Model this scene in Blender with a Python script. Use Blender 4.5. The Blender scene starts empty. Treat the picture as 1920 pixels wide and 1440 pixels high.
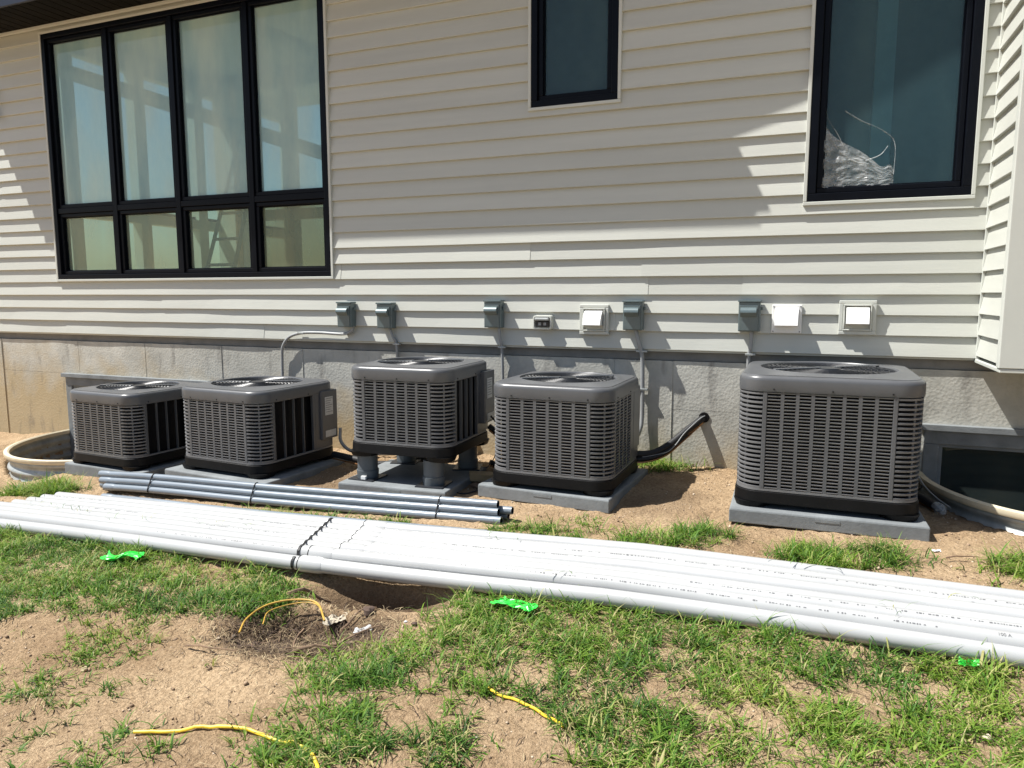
import bpy, bmesh, math, random
import numpy as np
from mathutils import Vector, Matrix, noise

random.seed(7); rng = np.random.default_rng(7)
S = bpy.context.scene
COL = S.collection

# ------------------------------------------------------------------ camera
cam_d = bpy.data.cameras.new('camera'); cam = bpy.data.objects.new('camera', cam_d); COL.objects.link(cam)
cam.location = (0, -5.133, 1.205)
cam.rotation_euler = (math.radians(90 - 7.076), math.radians(0.05), math.radians(22.08))
cam_d.sensor_width = 36; cam_d.lens = 25.65; cam_d.clip_start = 0.05; cam_d.clip_end = 500
S.camera = cam
# ------------------------------------------------------------------ light
SUN = Vector((.57, .235, -1.0)).normalized()            # direction the light travels
elev = math.asin(-SUN.z); az = math.atan2(-SUN.x, -SUN.y)
W = bpy.data.worlds.new('World'); S.world = W; W.use_nodes = True
wn = W.node_tree; bg = wn.nodes['Background']
sky = wn.nodes.new('ShaderNodeTexSky'); sky.sky_type = 'NISHITA'; sky.sun_disc = False
sky.sun_elevation = elev; sky.sun_rotation = az; sky.altitude = 200; sky.dust_density = 1.5
wn.links.new(sky.outputs[0], bg.inputs[0]); bg.inputs[1].default_value = 0.072
sl = bpy.data.lights.new('sun', 'SUN'); sl.energy = 5.0; sl.angle = math.radians(.5); sl.color = (1, .975, .93)
so = bpy.data.objects.new('sun', sl); COL.objects.link(so); so.location = (-6, -6, 12)
so.rotation_euler = SUN.to_track_quat('-Z', 'Y').to_euler()
vs = S.view_settings; vs.view_transform = 'Standard'; vs.look = 'None'; vs.exposure = 0.72; vs.gamma = 1
vs.use_curve_mapping = False

# ------------------------------------------------------------------ materials
def mat(name, col, rough=.6, metal=0, var=0, vscale=6, bump=0, bscale=60, stretch=(1, 1, 1), spec=None, col2=None, detail=6, dist=.004):
    m = bpy.data.materials.new(name); m.use_nodes = True; nt = m.node_tree; b = nt.nodes['Principled BSDF']
    b.inputs['Base Color'].default_value = (*col, 1); b.inputs['Roughness'].default_value = rough
    b.inputs['Metallic'].default_value = metal
    if spec is not None: b.inputs['Specular IOR Level'].default_value = spec
    if var or bump or col2:
        tc = nt.nodes.new('ShaderNodeTexCoord'); mp = nt.nodes.new('ShaderNodeMapping'); mp.inputs['Scale'].default_value = stretch
        gm = nt.nodes.new('ShaderNodeNewGeometry'); nt.links.new(gm.outputs['Position'], mp.inputs[0])
    if var or col2:
        n = nt.nodes.new('ShaderNodeTexNoise'); n.inputs['Scale'].default_value = vscale; n.inputs['Detail'].default_value = detail
        n.inputs['Roughness'].default_value = .65
        nt.links.new(mp.outputs[0], n.inputs[0])
        r = nt.nodes.new('ShaderNodeValToRGB'); nt.links.new(n.outputs[0], r.inputs[0])
        r.color_ramp.elements[0].position = .3; r.color_ramp.elements[1].position = .7
        if col2: a, c = col, col2
        else: a = tuple(x * (1 - var) for x in col); c = tuple(min(1, x * (1 + var)) for x in col)
        r.color_ramp.elements[0].color = (*a, 1); r.color_ramp.elements[1].color = (*c, 1)
        nt.links.new(r.outputs[0], b.inputs['Base Color'])
    if bump:
        n2 = nt.nodes.new('ShaderNodeTexNoise'); n2.inputs['Scale'].default_value = bscale; n2.inputs['Detail'].default_value = 5
        nt.links.new(mp.outputs[0], n2.inputs[0])
        bp = nt.nodes.new('ShaderNodeBump'); bp.inputs['Strength'].default_value = bump; bp.inputs['Distance'].default_value = dist
        nt.links.new(n2.outputs[0], bp.inputs['Height']); nt.links.new(bp.outputs[0], b.inputs['Normal'])
    return m

M = {}
M['siding'] = mat('vinyl siding', (.505, .513, .462), .48, var=.05, vscale=1.6, bump=.25, bscale=30, stretch=(.35, 1, 6), dist=.002)
_nt = M['siding'].node_tree; _oi = _nt.nodes.new('ShaderNodeObjectInfo'); _mr = _nt.nodes.new('ShaderNodeMapRange'); _mr.inputs[3].default_value = .95; _mr.inputs[4].default_value = 1.04
_nt.links.new(_oi.outputs['Random'], _mr.inputs[0]); _mu = _nt.nodes.new('ShaderNodeMixRGB'); _mu.blend_type = 'MULTIPLY'; _mu.inputs[0].default_value = 1
_b = _nt.nodes['Principled BSDF']; _l = _b.inputs['Base Color'].links[0].from_socket; _nt.links.new(_l, _mu.inputs[1]); _nt.links.new(_mr.outputs[0], _mu.inputs[2]); _nt.links.new(_mu.outputs[0], _b.inputs['Base Color'])
M['trim'] = mat('cream trim', (.55, .565, .515), .45, var=.04, vscale=3)
M['frame'] = mat('black window frame', (.003, .004, .007), .36, spec=.12, var=.2, vscale=8)
M['soffit'] = mat('dark soffit', (.012, .011, .010), .8, var=.3, vscale=4, spec=.08)
M['fascia'] = mat('dark fascia', (.010, .013, .026), .4)
M['flash'] = mat('grey sill flashing', (.20, .195, .18), .7, var=.2, vscale=5, bump=.3, bscale=40)
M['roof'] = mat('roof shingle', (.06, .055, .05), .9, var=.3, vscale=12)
M['drywall'] = mat('interior plaster', (.46, .50, .47), .85, var=.12, vscale=1.5)
M['wood'] = mat('raw lumber', (.42, .30, .16), .8, var=.2, vscale=5, stretch=(1, 1, 8))
M['floor'] = mat('plywood subfloor', (.32, .24, .15), .8, var=.25, vscale=3)
M['ac'] = mat('grey cabinet paint', (.098, .101, .106), .33, spec=.5, var=.12, vscale=4, bump=.08, bscale=90)
M['acl'] = mat('grey louvre paint', (.165, .166, .169), .38, var=.12, vscale=5)
M['pan'] = mat('black base pan', (.0045, .0045, .005), .5, spec=.22, var=.35, vscale=9)
M['motor'] = mat('dark motor', (.02, .022, .026), .35, var=.2)
M['arm'] = mat('zinc arm', (.42, .43, .45), .3, .8, var=.1)
M['pad'] = mat('composite pad', (.19, .205, .21), .75, var=.22, vscale=7, bump=.3, bscale=70)
M['riser'] = mat('grey pvc riser', (.10, .115, .125), .45, var=.15, vscale=9)
M['boxg'] = mat('grey green steel', (.125, .165, .172), .33, .15, var=.10, vscale=8)
M['galv'] = mat('galvanised steel', (.36, .38, .37), .45, .35, var=.25, vscale=10, bump=.15, bscale=40)
M['white'] = mat('white plastic', (.80, .80, .78), .35, var=.03)
M['rim'] = mat('cream rim', (.62, .55, .40), .45, var=.12, vscale=8)
M['pvc'] = mat('white pvc', (.425, .43, .425), .27, var=.06, vscale=2.5, bump=.05, bscale=20, spec=.6)
M['pvcg'] = mat('grey pvc conduit', (.20, .235, .27), .30, var=.10, vscale=4, spec=.6)
M['black'] = mat('black rubber', (.012, .012, .013), .6, var=.3, vscale=20, bump=.3, bscale=60)
M['hole'] = mat('dark inside', (.006, .006, .006), .9)
M['cond'] = mat('grey conduit', (.30, .31, .31), .42, var=.12, vscale=12)
M['copper'] = mat('copper tube', (.45, .22, .10), .35, .9)
M['yellow'] = mat('yellow tubing', (.72, .52, .035), .4, var=.22, vscale=30)
M['yellowo'] = mat('weathered yellow tubing', (.50, .30, .05), .5, var=.3, vscale=30)
M['green'] = mat('neon green film', (.03, .72, .06), .35, var=.25, vscale=30)
M['greend'] = mat('green leaf film', (.01, .35, .02), .4, var=.3, vscale=40)
M['label'] = mat('white sticker', (.55, .56, .55), .5, var=.1, vscale=40)
M['ink'] = mat('dark print', (.05, .05, .055), .6)
M['inkg'] = mat('grey print', (.14, .14, .145), .6)
M['stick'] = mat('dry stick', (.20, .13, .08), .85, var=.45, vscale=15, bump=.5, bscale=80)
M['straw'] = mat('dry straw', (.42, .32, .18), .8, var=.45, vscale=14)
M['root'] = mat('dark roots', (.085, .055, .04), .9, var=.5, vscale=20)
M['carton'] = mat('weathered carton', (.48, .42, .32), .8, var=.3, vscale=25, bump=.4, bscale=60)
M['glassd'] = M['frame']

def _g(): pass
def glass(name, film=0.0, filmcol=(.4, .45, .4), tint=(.75, .85, .82), refl=1.0):
    m = bpy.data.materials.new(name); m.use_nodes = True; nt = m.node_tree; nt.nodes.clear()
    out = nt.nodes.new('ShaderNodeOutputMaterial'); tr = nt.nodes.new('ShaderNodeBsdfTransparent'); tr.inputs[0].default_value = (*tint, 1)
    gl = nt.nodes.new('ShaderNodeBsdfGlossy'); gl.inputs['Roughness'].default_value = .015
    fr = nt.nodes.new('ShaderNodeFresnel'); fr.inputs[0].default_value = 1.5
    mu = nt.nodes.new('ShaderNodeMath'); mu.operation = 'MULTIPLY'; mu.inputs[1].default_value = refl; nt.links.new(fr.outputs[0], mu.inputs[0])
    gb_ = nt.nodes.new('ShaderNodeNewGeometry'); iv = nt.nodes.new('ShaderNodeMath'); iv.operation = 'SUBTRACT'; iv.inputs[0].default_value = 1; nt.links.new(gb_.outputs['Backfacing'], iv.inputs[1]); m3 = nt.nodes.new('ShaderNodeMath'); m3.operation = 'MULTIPLY'; nt.links.new(mu.outputs[0], m3.inputs[0]); nt.links.new(iv.outputs[0], m3.inputs[1]); mu = m3
    base = tr
    if film:
        df = nt.nodes.new('ShaderNodeBsdfDiffuse'); mx = nt.nodes.new('ShaderNodeMixShader')
        geo = nt.nodes.new('ShaderNodeNewGeometry'); mp = nt.nodes.new('ShaderNodeMapping'); mp.inputs['Scale'].default_value = (1.6, 1, .5)
        n = nt.nodes.new('ShaderNodeTexNoise'); n.inputs['Scale'].default_value = 1.6; n.inputs['Detail'].default_value = 6
        nt.links.new(geo.outputs['Position'], mp.inputs[0]); nt.links.new(mp.outputs[0], n.inputs[0])
        r = nt.nodes.new('ShaderNodeMapRange'); r.inputs[1].default_value = .3; r.inputs[2].default_value = .7
        r.inputs[3].default_value = film * .75; r.inputs[4].default_value = min(1, film * 1.25); nt.links.new(n.outputs[0], r.inputs[0])
        cr = nt.nodes.new('ShaderNodeValToRGB'); nt.links.new(n.outputs[0], cr.inputs[0])
        cr.color_ramp.elements[0].position = .35; cr.color_ramp.elements[1].position = .65
        cr.color_ramp.elements[0].color = (filmcol[0] * .7, filmcol[1] * .85, filmcol[2] * 1.0, 1); cr.color_ramp.elements[1].color = (*filmcol, 1)
        nt.links.new(cr.outputs[0], df.inputs[0])
        nt.links.new(r.outputs[0], mx.inputs[0]); nt.links.new(tr.outputs[0], mx.inputs[1]); nt.links.new(df.outputs[0], mx.inputs[2]); base = mx
    m2 = nt.nodes.new('ShaderNodeMixShader'); nt.links.new(mu.outputs[0], m2.inputs[0])
    nt.links.new(base.outputs[0], m2.inputs[1]); nt.links.new(gl.outputs[0], m2.inputs[2]); nt.links.new(m2.outputs[0], out.inputs[0])
    return m
M['glass_film'] = glass('filmed glass', .52, (.56, .68, .62), (.86, 1.0, .94), 1.0)
M['glass_dusty'] = glass('dusty glass', .34, (.48, .50, .36), (.85, .97, .84), 1.0)
M['glass_olive'] = glass('dusty olive glass', .6, (.33, .33, .20), (.8, .85, .65), 1.0)
M['glass_black'] = glass('basement glass', .16, (.20, .23, .20), (.3, .36, .36), .6)
M['glass_dark'] = glass('dark glass', .10, (.26, .42, .42), (.55, .72, .75), 1.0)

def coil_mat():
    m = bpy.data.materials.new('coil fins'); m.use_nodes = True; nt = m.node_tree; b = nt.nodes['Principled BSDF']
    geo = nt.nodes.new('ShaderNodeNewGeometry'); n = nt.nodes.new('ShaderNodeTexNoise'); n.inputs['Scale'].default_value = 30
    mp = nt.nodes.new('ShaderNodeMapping'); mp.inputs['Scale'].default_value = (8, 8, .6)
    nt.links.new(geo.outputs['Position'], mp.inputs[0]); nt.links.new(mp.outputs[0], n.inputs[0])
    r = nt.nodes.new('ShaderNodeValToRGB'); r.color_ramp.elements[0].position = .45; r.color_ramp.elements[1].position = .75
    r.color_ramp.elements[0].color = (.004, .004, .005, 1); r.color_ramp.elements[1].color = (.012, .012, .014, 1)
    nt.links.new(n.outputs[0], r.inputs[0]); nt.links.new(r.outputs[0], b.inputs['Base Color']); b.inputs['Roughness'].default_value = .6; b.inputs['Specular IOR Level'].default_value = .15
    return m
M['coil'] = coil_mat()

def concrete_mat():
    m = bpy.data.materials.new('board formed concrete'); m.use_nodes = True; nt = m.node_tree; b = nt.nodes['Principled BSDF']; L = nt.links.new
    geo = nt.nodes.new('ShaderNodeNewGeometry'); sep = nt.nodes.new('ShaderNodeSeparateXYZ'); L(geo.outputs['Position'], sep.inputs[0])
    n1 = nt.nodes.new('ShaderNodeTexNoise'); n1.inputs['Scale'].default_value = 2.2; n1.inputs['Detail'].default_value = 8; n1.inputs['Roughness'].default_value = .7
    L(geo.outputs['Position'], n1.inputs[0])
    r1 = nt.nodes.new('ShaderNodeValToRGB'); L(n1.outputs[0], r1.inputs[0])
    e = r1.color_ramp.elements; e[0].position = .3; e[0].color = (.345, .34, .30, 1); e[1].position = .68; e[1].color = (.56, .55, .49, 1)
    # soil splashed against the foot of the wall: a ragged stain, stronger to the left
    n2 = nt.nodes.new('ShaderNodeTexNoise'); n2.inputs['Scale'].default_value = 3.5; n2.inputs['Detail'].default_value = 7; L(geo.outputs['Position'], n2.inputs[0])
    ma = nt.nodes.new('ShaderNodeMath'); ma.operation = 'MULTIPLY_ADD'; L(n2.outputs[0], ma.inputs[0]); ma.inputs[1].default_value = 1.0; L(sep.outputs[2], ma.inputs[2])
    mx_ = nt.nodes.new('ShaderNodeMath'); mx_.operation = 'MULTIPLY_ADD'; L(sep.outputs[0], mx_.inputs[0]); mx_.inputs[1].default_value = .055; L(ma.outputs[0], mx_.inputs[2])
    rg = nt.nodes.new('ShaderNodeMapRange'); L(mx_.outputs[0], rg.inputs[0]); rg.inputs[1].default_value = .76; rg.inputs[2].default_value = .30; rg.inputs[3].default_value = 0; rg.inputs[4].default_value = .75
    mc = nt.nodes.new('ShaderNodeMixRGB'); L(rg.outputs[0], mc.inputs[0]); L(r1.outputs[0], mc.inputs[1]); mc.inputs[2].default_value = (.42, .31, .145, 1)
    # dark tar drips
    mp = nt.nodes.new('ShaderNodeMapping'); mp.inputs['Scale'].default_value = (4, 1, 1.1); L(geo.outputs['Position'], mp.inputs[0])
    n3 = nt.nodes.new('ShaderNodeTexNoise'); n3.inputs['Scale'].default_value = 2.3; n3.inputs['Detail'].default_value = 9; L(mp.outputs[0], n3.inputs[0])
    r3 = nt.nodes.new('ShaderNodeValToRGB'); L(n3.outputs[0], r3.inputs[0]); r3.color_ramp.elements[0].position = .58; r3.color_ramp.elements[0].color = (0, 0, 0, 1); r3.color_ramp.elements[1].position = .72; r3.color_ramp.elements[1].color = (.5, .5, .5, 1)
    mc2 = nt.nodes.new('ShaderNodeMixRGB'); L(r3.outputs[0], mc2.inputs[0]); L(mc.outputs[0], mc2.inputs[1]); mc2.inputs[2].default_value = (.12, .11, .10, 1)
    L(mc2.outputs[0], b.inputs['Base Color']); b.inputs['Roughness'].default_value = .88
    n4 = nt.nodes.new('ShaderNodeTexNoise'); n4.inputs['Scale'].default_value = 42; n4.inputs['Detail'].default_value = 7; n4.inputs['Roughness'].default_value = .7; L(geo.outputs['Position'], n4.inputs[0])
    vo = nt.nodes.new('ShaderNodeTexVoronoi'); vo.inputs['Scale'].default_value = 55; L(geo.outputs['Position'], vo.inputs[0])
    ad = nt.nodes.new('ShaderNodeMath'); L(n4.outputs[0], ad.inputs[0]); L(vo.outputs[0], ad.inputs[1])
    bp = nt.nodes.new('ShaderNodeBump'); bp.inputs['Strength'].default_value = .45; bp.inputs['Distance'].default_value = .003
    L(ad.outputs[0], bp.inputs['Height']); L(bp.outputs[0], b.inputs['Normal'])
    return m
M['conc'] = concrete_mat()

def soil_mat():
    m = bpy.data.materials.new('sandy soil'); m.use_nodes = True; nt = m.node_tree; b = nt.nodes['Principled BSDF']; L = nt.links.new
    geo = nt.nodes.new('ShaderNodeNewGeometry')
    def noi(s, d=8, r=.65):
        n = nt.nodes.new('ShaderNodeTexNoise'); n.inputs['Scale'].default_value = s; n.inputs['Detail'].default_value = d; n.inputs['Roughness'].default_value = r; L(geo.outputs['Position'], n.inputs[0]); return n
    n1 = noi(1.7); r1 = nt.nodes.new('ShaderNodeValToRGB'); L(n1.outputs[0], r1.inputs[0]); e = r1.color_ramp.elements
    e[0].position = .32; e[0].color = (.375, .262, .155, 1); e[1].position = .66; e[1].color = (.60, .45, .285, 1)
    n2 = noi(70, 6, .75); r2 = nt.nodes.new('ShaderNodeValToRGB'); L(n2.outputs[0], r2.inputs[0]); e = r2.color_ramp.elements
    e[0].position = .32; e[0].color = (.55, .5, .45, 1); e[1].position = .62; e[1].color = (1.12, 1.1, 1.08, 1)
    mu = nt.nodes.new('ShaderNodeMixRGB'); mu.blend_type = 'MULTIPLY'; mu.inputs[0].default_value = 1; L(r1.outputs[0], mu.inputs[1]); L(r2.outputs[0], mu.inputs[2])
    at = nt.nodes.new('ShaderNodeAttribute'); at.attribute_name = 'dark_soil'
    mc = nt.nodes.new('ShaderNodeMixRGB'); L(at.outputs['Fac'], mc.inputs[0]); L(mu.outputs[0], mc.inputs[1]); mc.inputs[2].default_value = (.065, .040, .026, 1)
    L(mc.outputs[0], b.inputs['Base Color']); b.inputs['Roughness'].default_value = .95; b.inputs['Specular IOR Level'].default_value = .15
    n3 = noi(120, 5, .7); n4 = noi(22, 6, .6)
    ad = nt.nodes.new('ShaderNodeMath'); ad.operation = 'MULTIPLY_ADD'; L(n4.outputs[0], ad.inputs[0]); ad.inputs[1].default_value = 2.2; L(n3.outputs[0], ad.inputs[2])
    bp = nt.nodes.new('ShaderNodeBump'); bp.inputs['Strength'].default_value = 1; bp.inputs['Distance'].default_value = .016
    L(ad.outputs[0], bp.inputs['Height']); L(bp.outputs[0], b.inputs['Normal'])
    return m
M['soil'] = soil_mat()

def attr_mat(name, stops, rough=.6, trans=.35):
    m = bpy.data.materials.new(name); m.use_nodes = True; nt = m.node_tree; b = nt.nodes['Principled BSDF']; L = nt.links.new
    at = nt.nodes.new('ShaderNodeAttribute'); at.attribute_name = 'tone'; r = nt.nodes.new('ShaderNodeValToRGB'); L(at.outputs['Fac'], r.inputs[0])
    e = r.color_ramp.elements
    e[0].position = stops[0][0]; e[0].color = (*stops[0][1], 1); e[1].position = stops[-1][0]; e[1].color = (*stops[-1][1], 1)
    for p, c in stops[1:-1]: k = e.new(p); k.color = (*c, 1)
    L(r.outputs[0], b.inputs['Base Color']); b.inputs['Roughness'].default_value = rough; b.inputs['Specular IOR Level'].default_value = .35
    if trans:
        t = nt.nodes.new('ShaderNodeBsdfTranslucent'); L(r.outputs[0], t.inputs[0]); mx = nt.nodes.new('ShaderNodeMixShader'); mx.inputs[0].default_value = trans
        L(b.outputs[0], mx.inputs[1]); L(t.outputs[0], mx.inputs[2]); L(mx.outputs[0], nt.nodes['Material Output'].inputs[0])
    return m
M['grass'] = attr_mat('grass blades', [(0, (.035, .085, .018)), (.3, (.080, .19, .022)), (.6, (.19, .31, .034)), (.82, (.32, .37, .08)), (1, (.50, .42, .21))])
M['leaf'] = attr_mat('tree leaves', [(0, (.02, .045, .012)), (1, (.06, .11, .025))])

def film_mat():
    m = bpy.data.materials.new('clear plastic film'); m.use_nodes = True; nt = m.node_tree; nt.nodes.clear(); L = nt.links.new
    out = nt.nodes.new('ShaderNodeOutputMaterial'); tr = nt.nodes.new('ShaderNodeBsdfTransparent'); p = nt.nodes.new('ShaderNodeBsdfPrincipled')
    p.inputs['Base Color'].default_value = (.75, .77, .76, 1); p.inputs['Roughness'].default_value = .30
    geo = nt.nodes.new('ShaderNodeNewGeometry'); n = nt.nodes.new('ShaderNodeTexNoise'); n.inputs['Scale'].default_value = 14; n.inputs['Detail'].default_value = 7
    L(geo.outputs['Position'], n.inputs[0]); r = nt.nodes.new('ShaderNodeMapRange'); r.inputs[1].default_value = .35; r.inputs[2].default_value = .75; r.inputs[3].default_value = .10; r.inputs[4].default_value = .5
    L(n.outputs[0], r.inputs[0]); mx = nt.nodes.new('ShaderNodeMixShader'); L(r.outputs[0], mx.inputs[0]); L(tr.outputs[0], mx.inputs[1]); L(p.outputs[0], mx.inputs[2]); L(mx.outputs[0], out.inputs[0])
    return m
M['film'] = film_mat()

# ------------------------------------------------------------------ mesh helpers
class MB:
    def __init__(s): s.v = []; s.f = []
    def add(s, vs, fs):
        o = len(s.v); s.v += [tuple(v) for v in vs]; s.f += [tuple(i + o for i in f) for f in fs]; return s
    def box(s, x0, x1, y0, y1, z0, z1):
        return s.add([(x0, y0, z0), (x1, y0, z0), (x1, y1, z0), (x0, y1, z0), (x0, y0, z1), (x1, y0, z1), (x1, y1, z1), (x0, y1, z1)],
                     [(0, 3, 2, 1), (4, 5, 6, 7), (0, 1, 5, 4), (1, 2, 6, 5), (2, 3, 7, 6), (3, 0, 4, 7)])
    def loops(s, ls, closed=True, cap0=False, cap1=False):
        n = len(ls[0]); o = len(s.v)
        for l in ls: s.v += [tuple(p) for p in l]
        for k in range(len(ls) - 1):
            for i in range(n if closed else n - 1):
                j = (i + 1) % n; s.f.append((o + k * n + i, o + k * n + j, o + (k + 1) * n + j, o + (k + 1) * n + i))
        if cap0: s.f.append(tuple(o + i for i in reversed(range(n))))
        if cap1: s.f.append(tuple(o + (len(ls) - 1) * n + i for i in range(n)))
        return s
    def tube(s, pts, r, n=8, caps=True, rs=None):
        pts = [Vector(p) for p in pts]; ls = []; up = Vector((0, 0, 1)); prev = None
        for i, p in enumerate(pts):
            t = (pts[min(i + 1, len(pts) - 1)] - pts[max(i - 1, 0)]).normalized()
            if prev is None:
                a = up if abs(t.z) < .9 else Vector((0, 1, 0)); u = t.cross(a).normalized()
            else:
                u = (prev - t * prev.dot(t)); u = u.normalized() if u.length > 1e-6 else t.orthogonal().normalized()
            prev = u; w = t.cross(u); rr_ = rs[i] if rs else r
            ls.append([p + (u * math.cos(2 * math.pi * k / n) + w * math.sin(2 * math.pi * k / n)) * rr_ for k in range(n)])
        return s.loops(ls, True, caps, caps)
    def cyl(s, c, r, z0, z1, n=24, r2=None):
        r2 = r if r2 is None else r2
        return s.loops([[(c[0] + q * math.cos(2 * math.pi * k / n), c[1] + q * math.sin(2 * math.pi * k / n), z) for k in range(n)] for q, z in ((r, z0), (r2, z1))], True, True, True)

def link(name, me, parent=None):
    o = bpy.data.objects.new(name, me); COL.objects.link(o)
    if parent is not None: o.parent = parent
    return o
def mesh(name, mb, m, smooth=False):
    me = bpy.data.meshes.new(name); me.from_pydata(mb.v, [], mb.f); me.materials.append(m)
    if smooth:
        me.shade_smooth()
        if smooth != 2: me.set_sharp_from_angle(angle=math.radians(40))
    me.update(); return me
def obj(name, mb, m, parent=None, smooth=False, bevel=0, kind=None, label=None):
    o = link(name, mesh(name, mb, m, smooth), parent)
    if bevel:
        b = o.modifiers.new('bevel', 'BEVEL'); b.width = bevel; b.segments = 2; b.limit_method = 'ANGLE'
    if kind: o['kind'] = kind
    if label: o['label'] = label
    return o
def tag(o, label, cat, group=None, kind=None):
    o['label'] = label; o['category'] = cat
    if group: o['group'] = group
    if kind: o['kind'] = kind
    return o
def thing(name, label, cat, loc=(0, 0, 0), rz=0, group=None):
    o = bpy.data.objects.new(name, None); COL.objects.link(o); o.location = loc; o.rotation_euler = (0, 0, rz); o.empty_display_size = .1
    return tag(o, label, cat, group)
def smooth_path(pts, n=8):
    P = [Vector(p) for p in pts]; P = [P[0] * 2 - P[1]] + P + [P[-1] * 2 - P[-2]]; out = []
    for i in range(1, len(P) - 2):
        for k in range(n):
            t = k / n; a, b, c, d = P[i - 1:i + 3]
            out.append(.5 * ((2 * b) + (c - a) * t + (2 * a - 5 * b + 4 * c - d) * t * t + (3 * b - a - 3 * c + d) * t ** 3))
    out.append(P[-2]); return out

# ------------------------------------------------------------------ ground
WELLS = [(-6.05, .93, 1.10, -.175), (1.32, .63, .88, .09)]      # centre x, half width, depth from wall, rim height
def ss(a, b, x): t = np.clip((x - a) / (b - a), 0, 1); return t * t * (3 - 2 * t)
def gbase(x, y):
    x = np.asarray(x, float); y = np.asarray(y, float)
    z = .03 * np.maximum(y, -7) + .037 * np.clip(x + .7, -9, 0)
    z = z - .16 * np.exp(-(((x + 6.1) / .55) ** 2 + ((y + 1.35) / .55) ** 2))
    return z
YL0, YR0 = -2.362, -2.312
def YF(x): return YL0 + (YR0 - YL0) * (x + 4.5) / 5.25 - .042 * np.exp(-((x + 2.0) / 1.4) ** 2)
HOLES = [(-1.88, -2.82, .30, .21, .10), (-1.72, -2.46, .42, .15, .14), (-2.02, -2.95, .14, .1, .03)]
def hole(x, y):
    z = 0 * x
    for cx, cy, a, b, d in HOLES:
        q = np.sqrt(((x - cx) / a) ** 2 + ((y - cy) / b) ** 2); z = z - d * (1 - ss(.35, 1.15, q))
    return z
_wt = [(rng.uniform(-1, 1, 2) * f, rng.uniform(0, 6.28), a) for f, a in ((2.5, .006), (2.9, .006), (5, .004), (7, .0035), (11, .002), (13, .002), (23, .0015), (29, .0012), (37, .0012), (48, .0012), (61, .001)) for _ in range(2)]
def gh(x, y):
    x = np.asarray(x, float); y = np.asarray(y, float)
    z = gbase(x, y) + hole(x, y)
    yf_ = YF(x); z = z + .028 * ss(.02, .06, y - yf_) * (1 - ss(.50, .62, y - yf_)) * (x > -5.4) * (x < 3)
    for (k, ph, a) in _wt: z = z + a * np.sin(k[0] * x + k[1] * y + ph + 1.3 * np.sin(k[1] * 1.7 * x - k[0] * y * 1.3))
    return z
def G(x, y): return float(gh(x, y))

def spaced(a, b, fine0, fine1, st, coarse):
    xs = list(np.arange(fine0, fine1 + 1e-6, st)); s = st; x = fine0; L_ = []
    while x > a: s *= 1.35; x -= s; L_.append(max(x, a))
    s = st; x = xs[-1]; R_ = []
    while x < b: s *= 1.35; x += s; R_.append(min(x, b))
    return np.array(L_[::-1] + xs + R_)
gx = spaced(-90, 80, -7.6, 1.9, .022, 1); gy = spaced(-90, 30, -4.1, .06, .022, 1)
X, Y = np.meshgrid(gx, gy); Z = gh(X, Y)
Z += np.where((X > -7.6) & (X < 1.9) & (Y > -4.1), rng.normal(0, .0022, X.shape), 0)
for cx, a, b, rz in WELLS:
    ins = (((X - cx) / a) ** 2 + (Y / b) ** 2 < 1.02) & (Y > -b * 1.01)
    Z = np.where(ins & (Y < .1), -.85 if cx > 0 else -.50, Z)  # left well floor is raised to bounce light onto its steel wall
Z = np.where(Y > .08, -.9, Z)
nx, ny = len(gx), len(gy)
me = bpy.data.meshes.new('ground'); co = np.stack([X, Y, Z], -1).reshape(-1, 3)
idx = np.arange(nx * ny).reshape(ny, nx); F4 = np.stack([idx[:-1, :-1], idx[:-1, 1:], idx[1:, 1:], idx[1:, :-1]], -1).reshape(-1, 4)
def np_mesh(me, co, faces_flat, loop_start, loop_tot):
    me.vertices.add(len(co)); me.vertices.foreach_set('co', co.astype(np.float32).ravel())
    me.loops.add(len(faces_flat)); me.loops.foreach_set('vertex_index', faces_flat.astype(np.int32))
    me.polygons.add(len(loop_start)); me.polygons.foreach_set('loop_start', loop_start.astype(np.int32))
    try: me.polygons.foreach_set('loop_total', loop_tot.astype(np.int32))
    except Exception: pass
    me.update(calc_edges=True)
np_mesh(me, co, F4.ravel(), np.arange(len(F4)) * 4, np.full(len(F4), 4))
dark_soil = np.zeros(X.shape)  # mask for darker soil in the hollows, beside the units and behind the pipes
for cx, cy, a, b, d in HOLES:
    q = np.sqrt(((X - cx) / a) ** 2 + ((Y - cy) / b) ** 2); dark_soil = np.maximum(dark_soil, .85 * (1 - ss(.5, 1.15, q)))
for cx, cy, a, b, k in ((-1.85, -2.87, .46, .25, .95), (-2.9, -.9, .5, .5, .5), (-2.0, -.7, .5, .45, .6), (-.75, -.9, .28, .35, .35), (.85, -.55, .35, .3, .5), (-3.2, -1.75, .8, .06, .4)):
    q = np.sqrt(((X - cx) / a) ** 2 + ((Y - cy) / b) ** 2); dark_soil = np.maximum(dark_soil, k * (1 - ss(.3, 1.2, q + .25 * np.sin(9 * X) * np.sin(11 * Y))))
at = me.attributes.new('dark_soil', 'FLOAT', 'POINT'); at.data.foreach_set('value', dark_soil.ravel().astype(np.float32))
me.materials.append(M['soil']); me.shade_smooth()
ground = link('ground', me); ground['kind'] = 'structure'; ground['label'] = 'bare sandy yard soil sloping away from the house'

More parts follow.
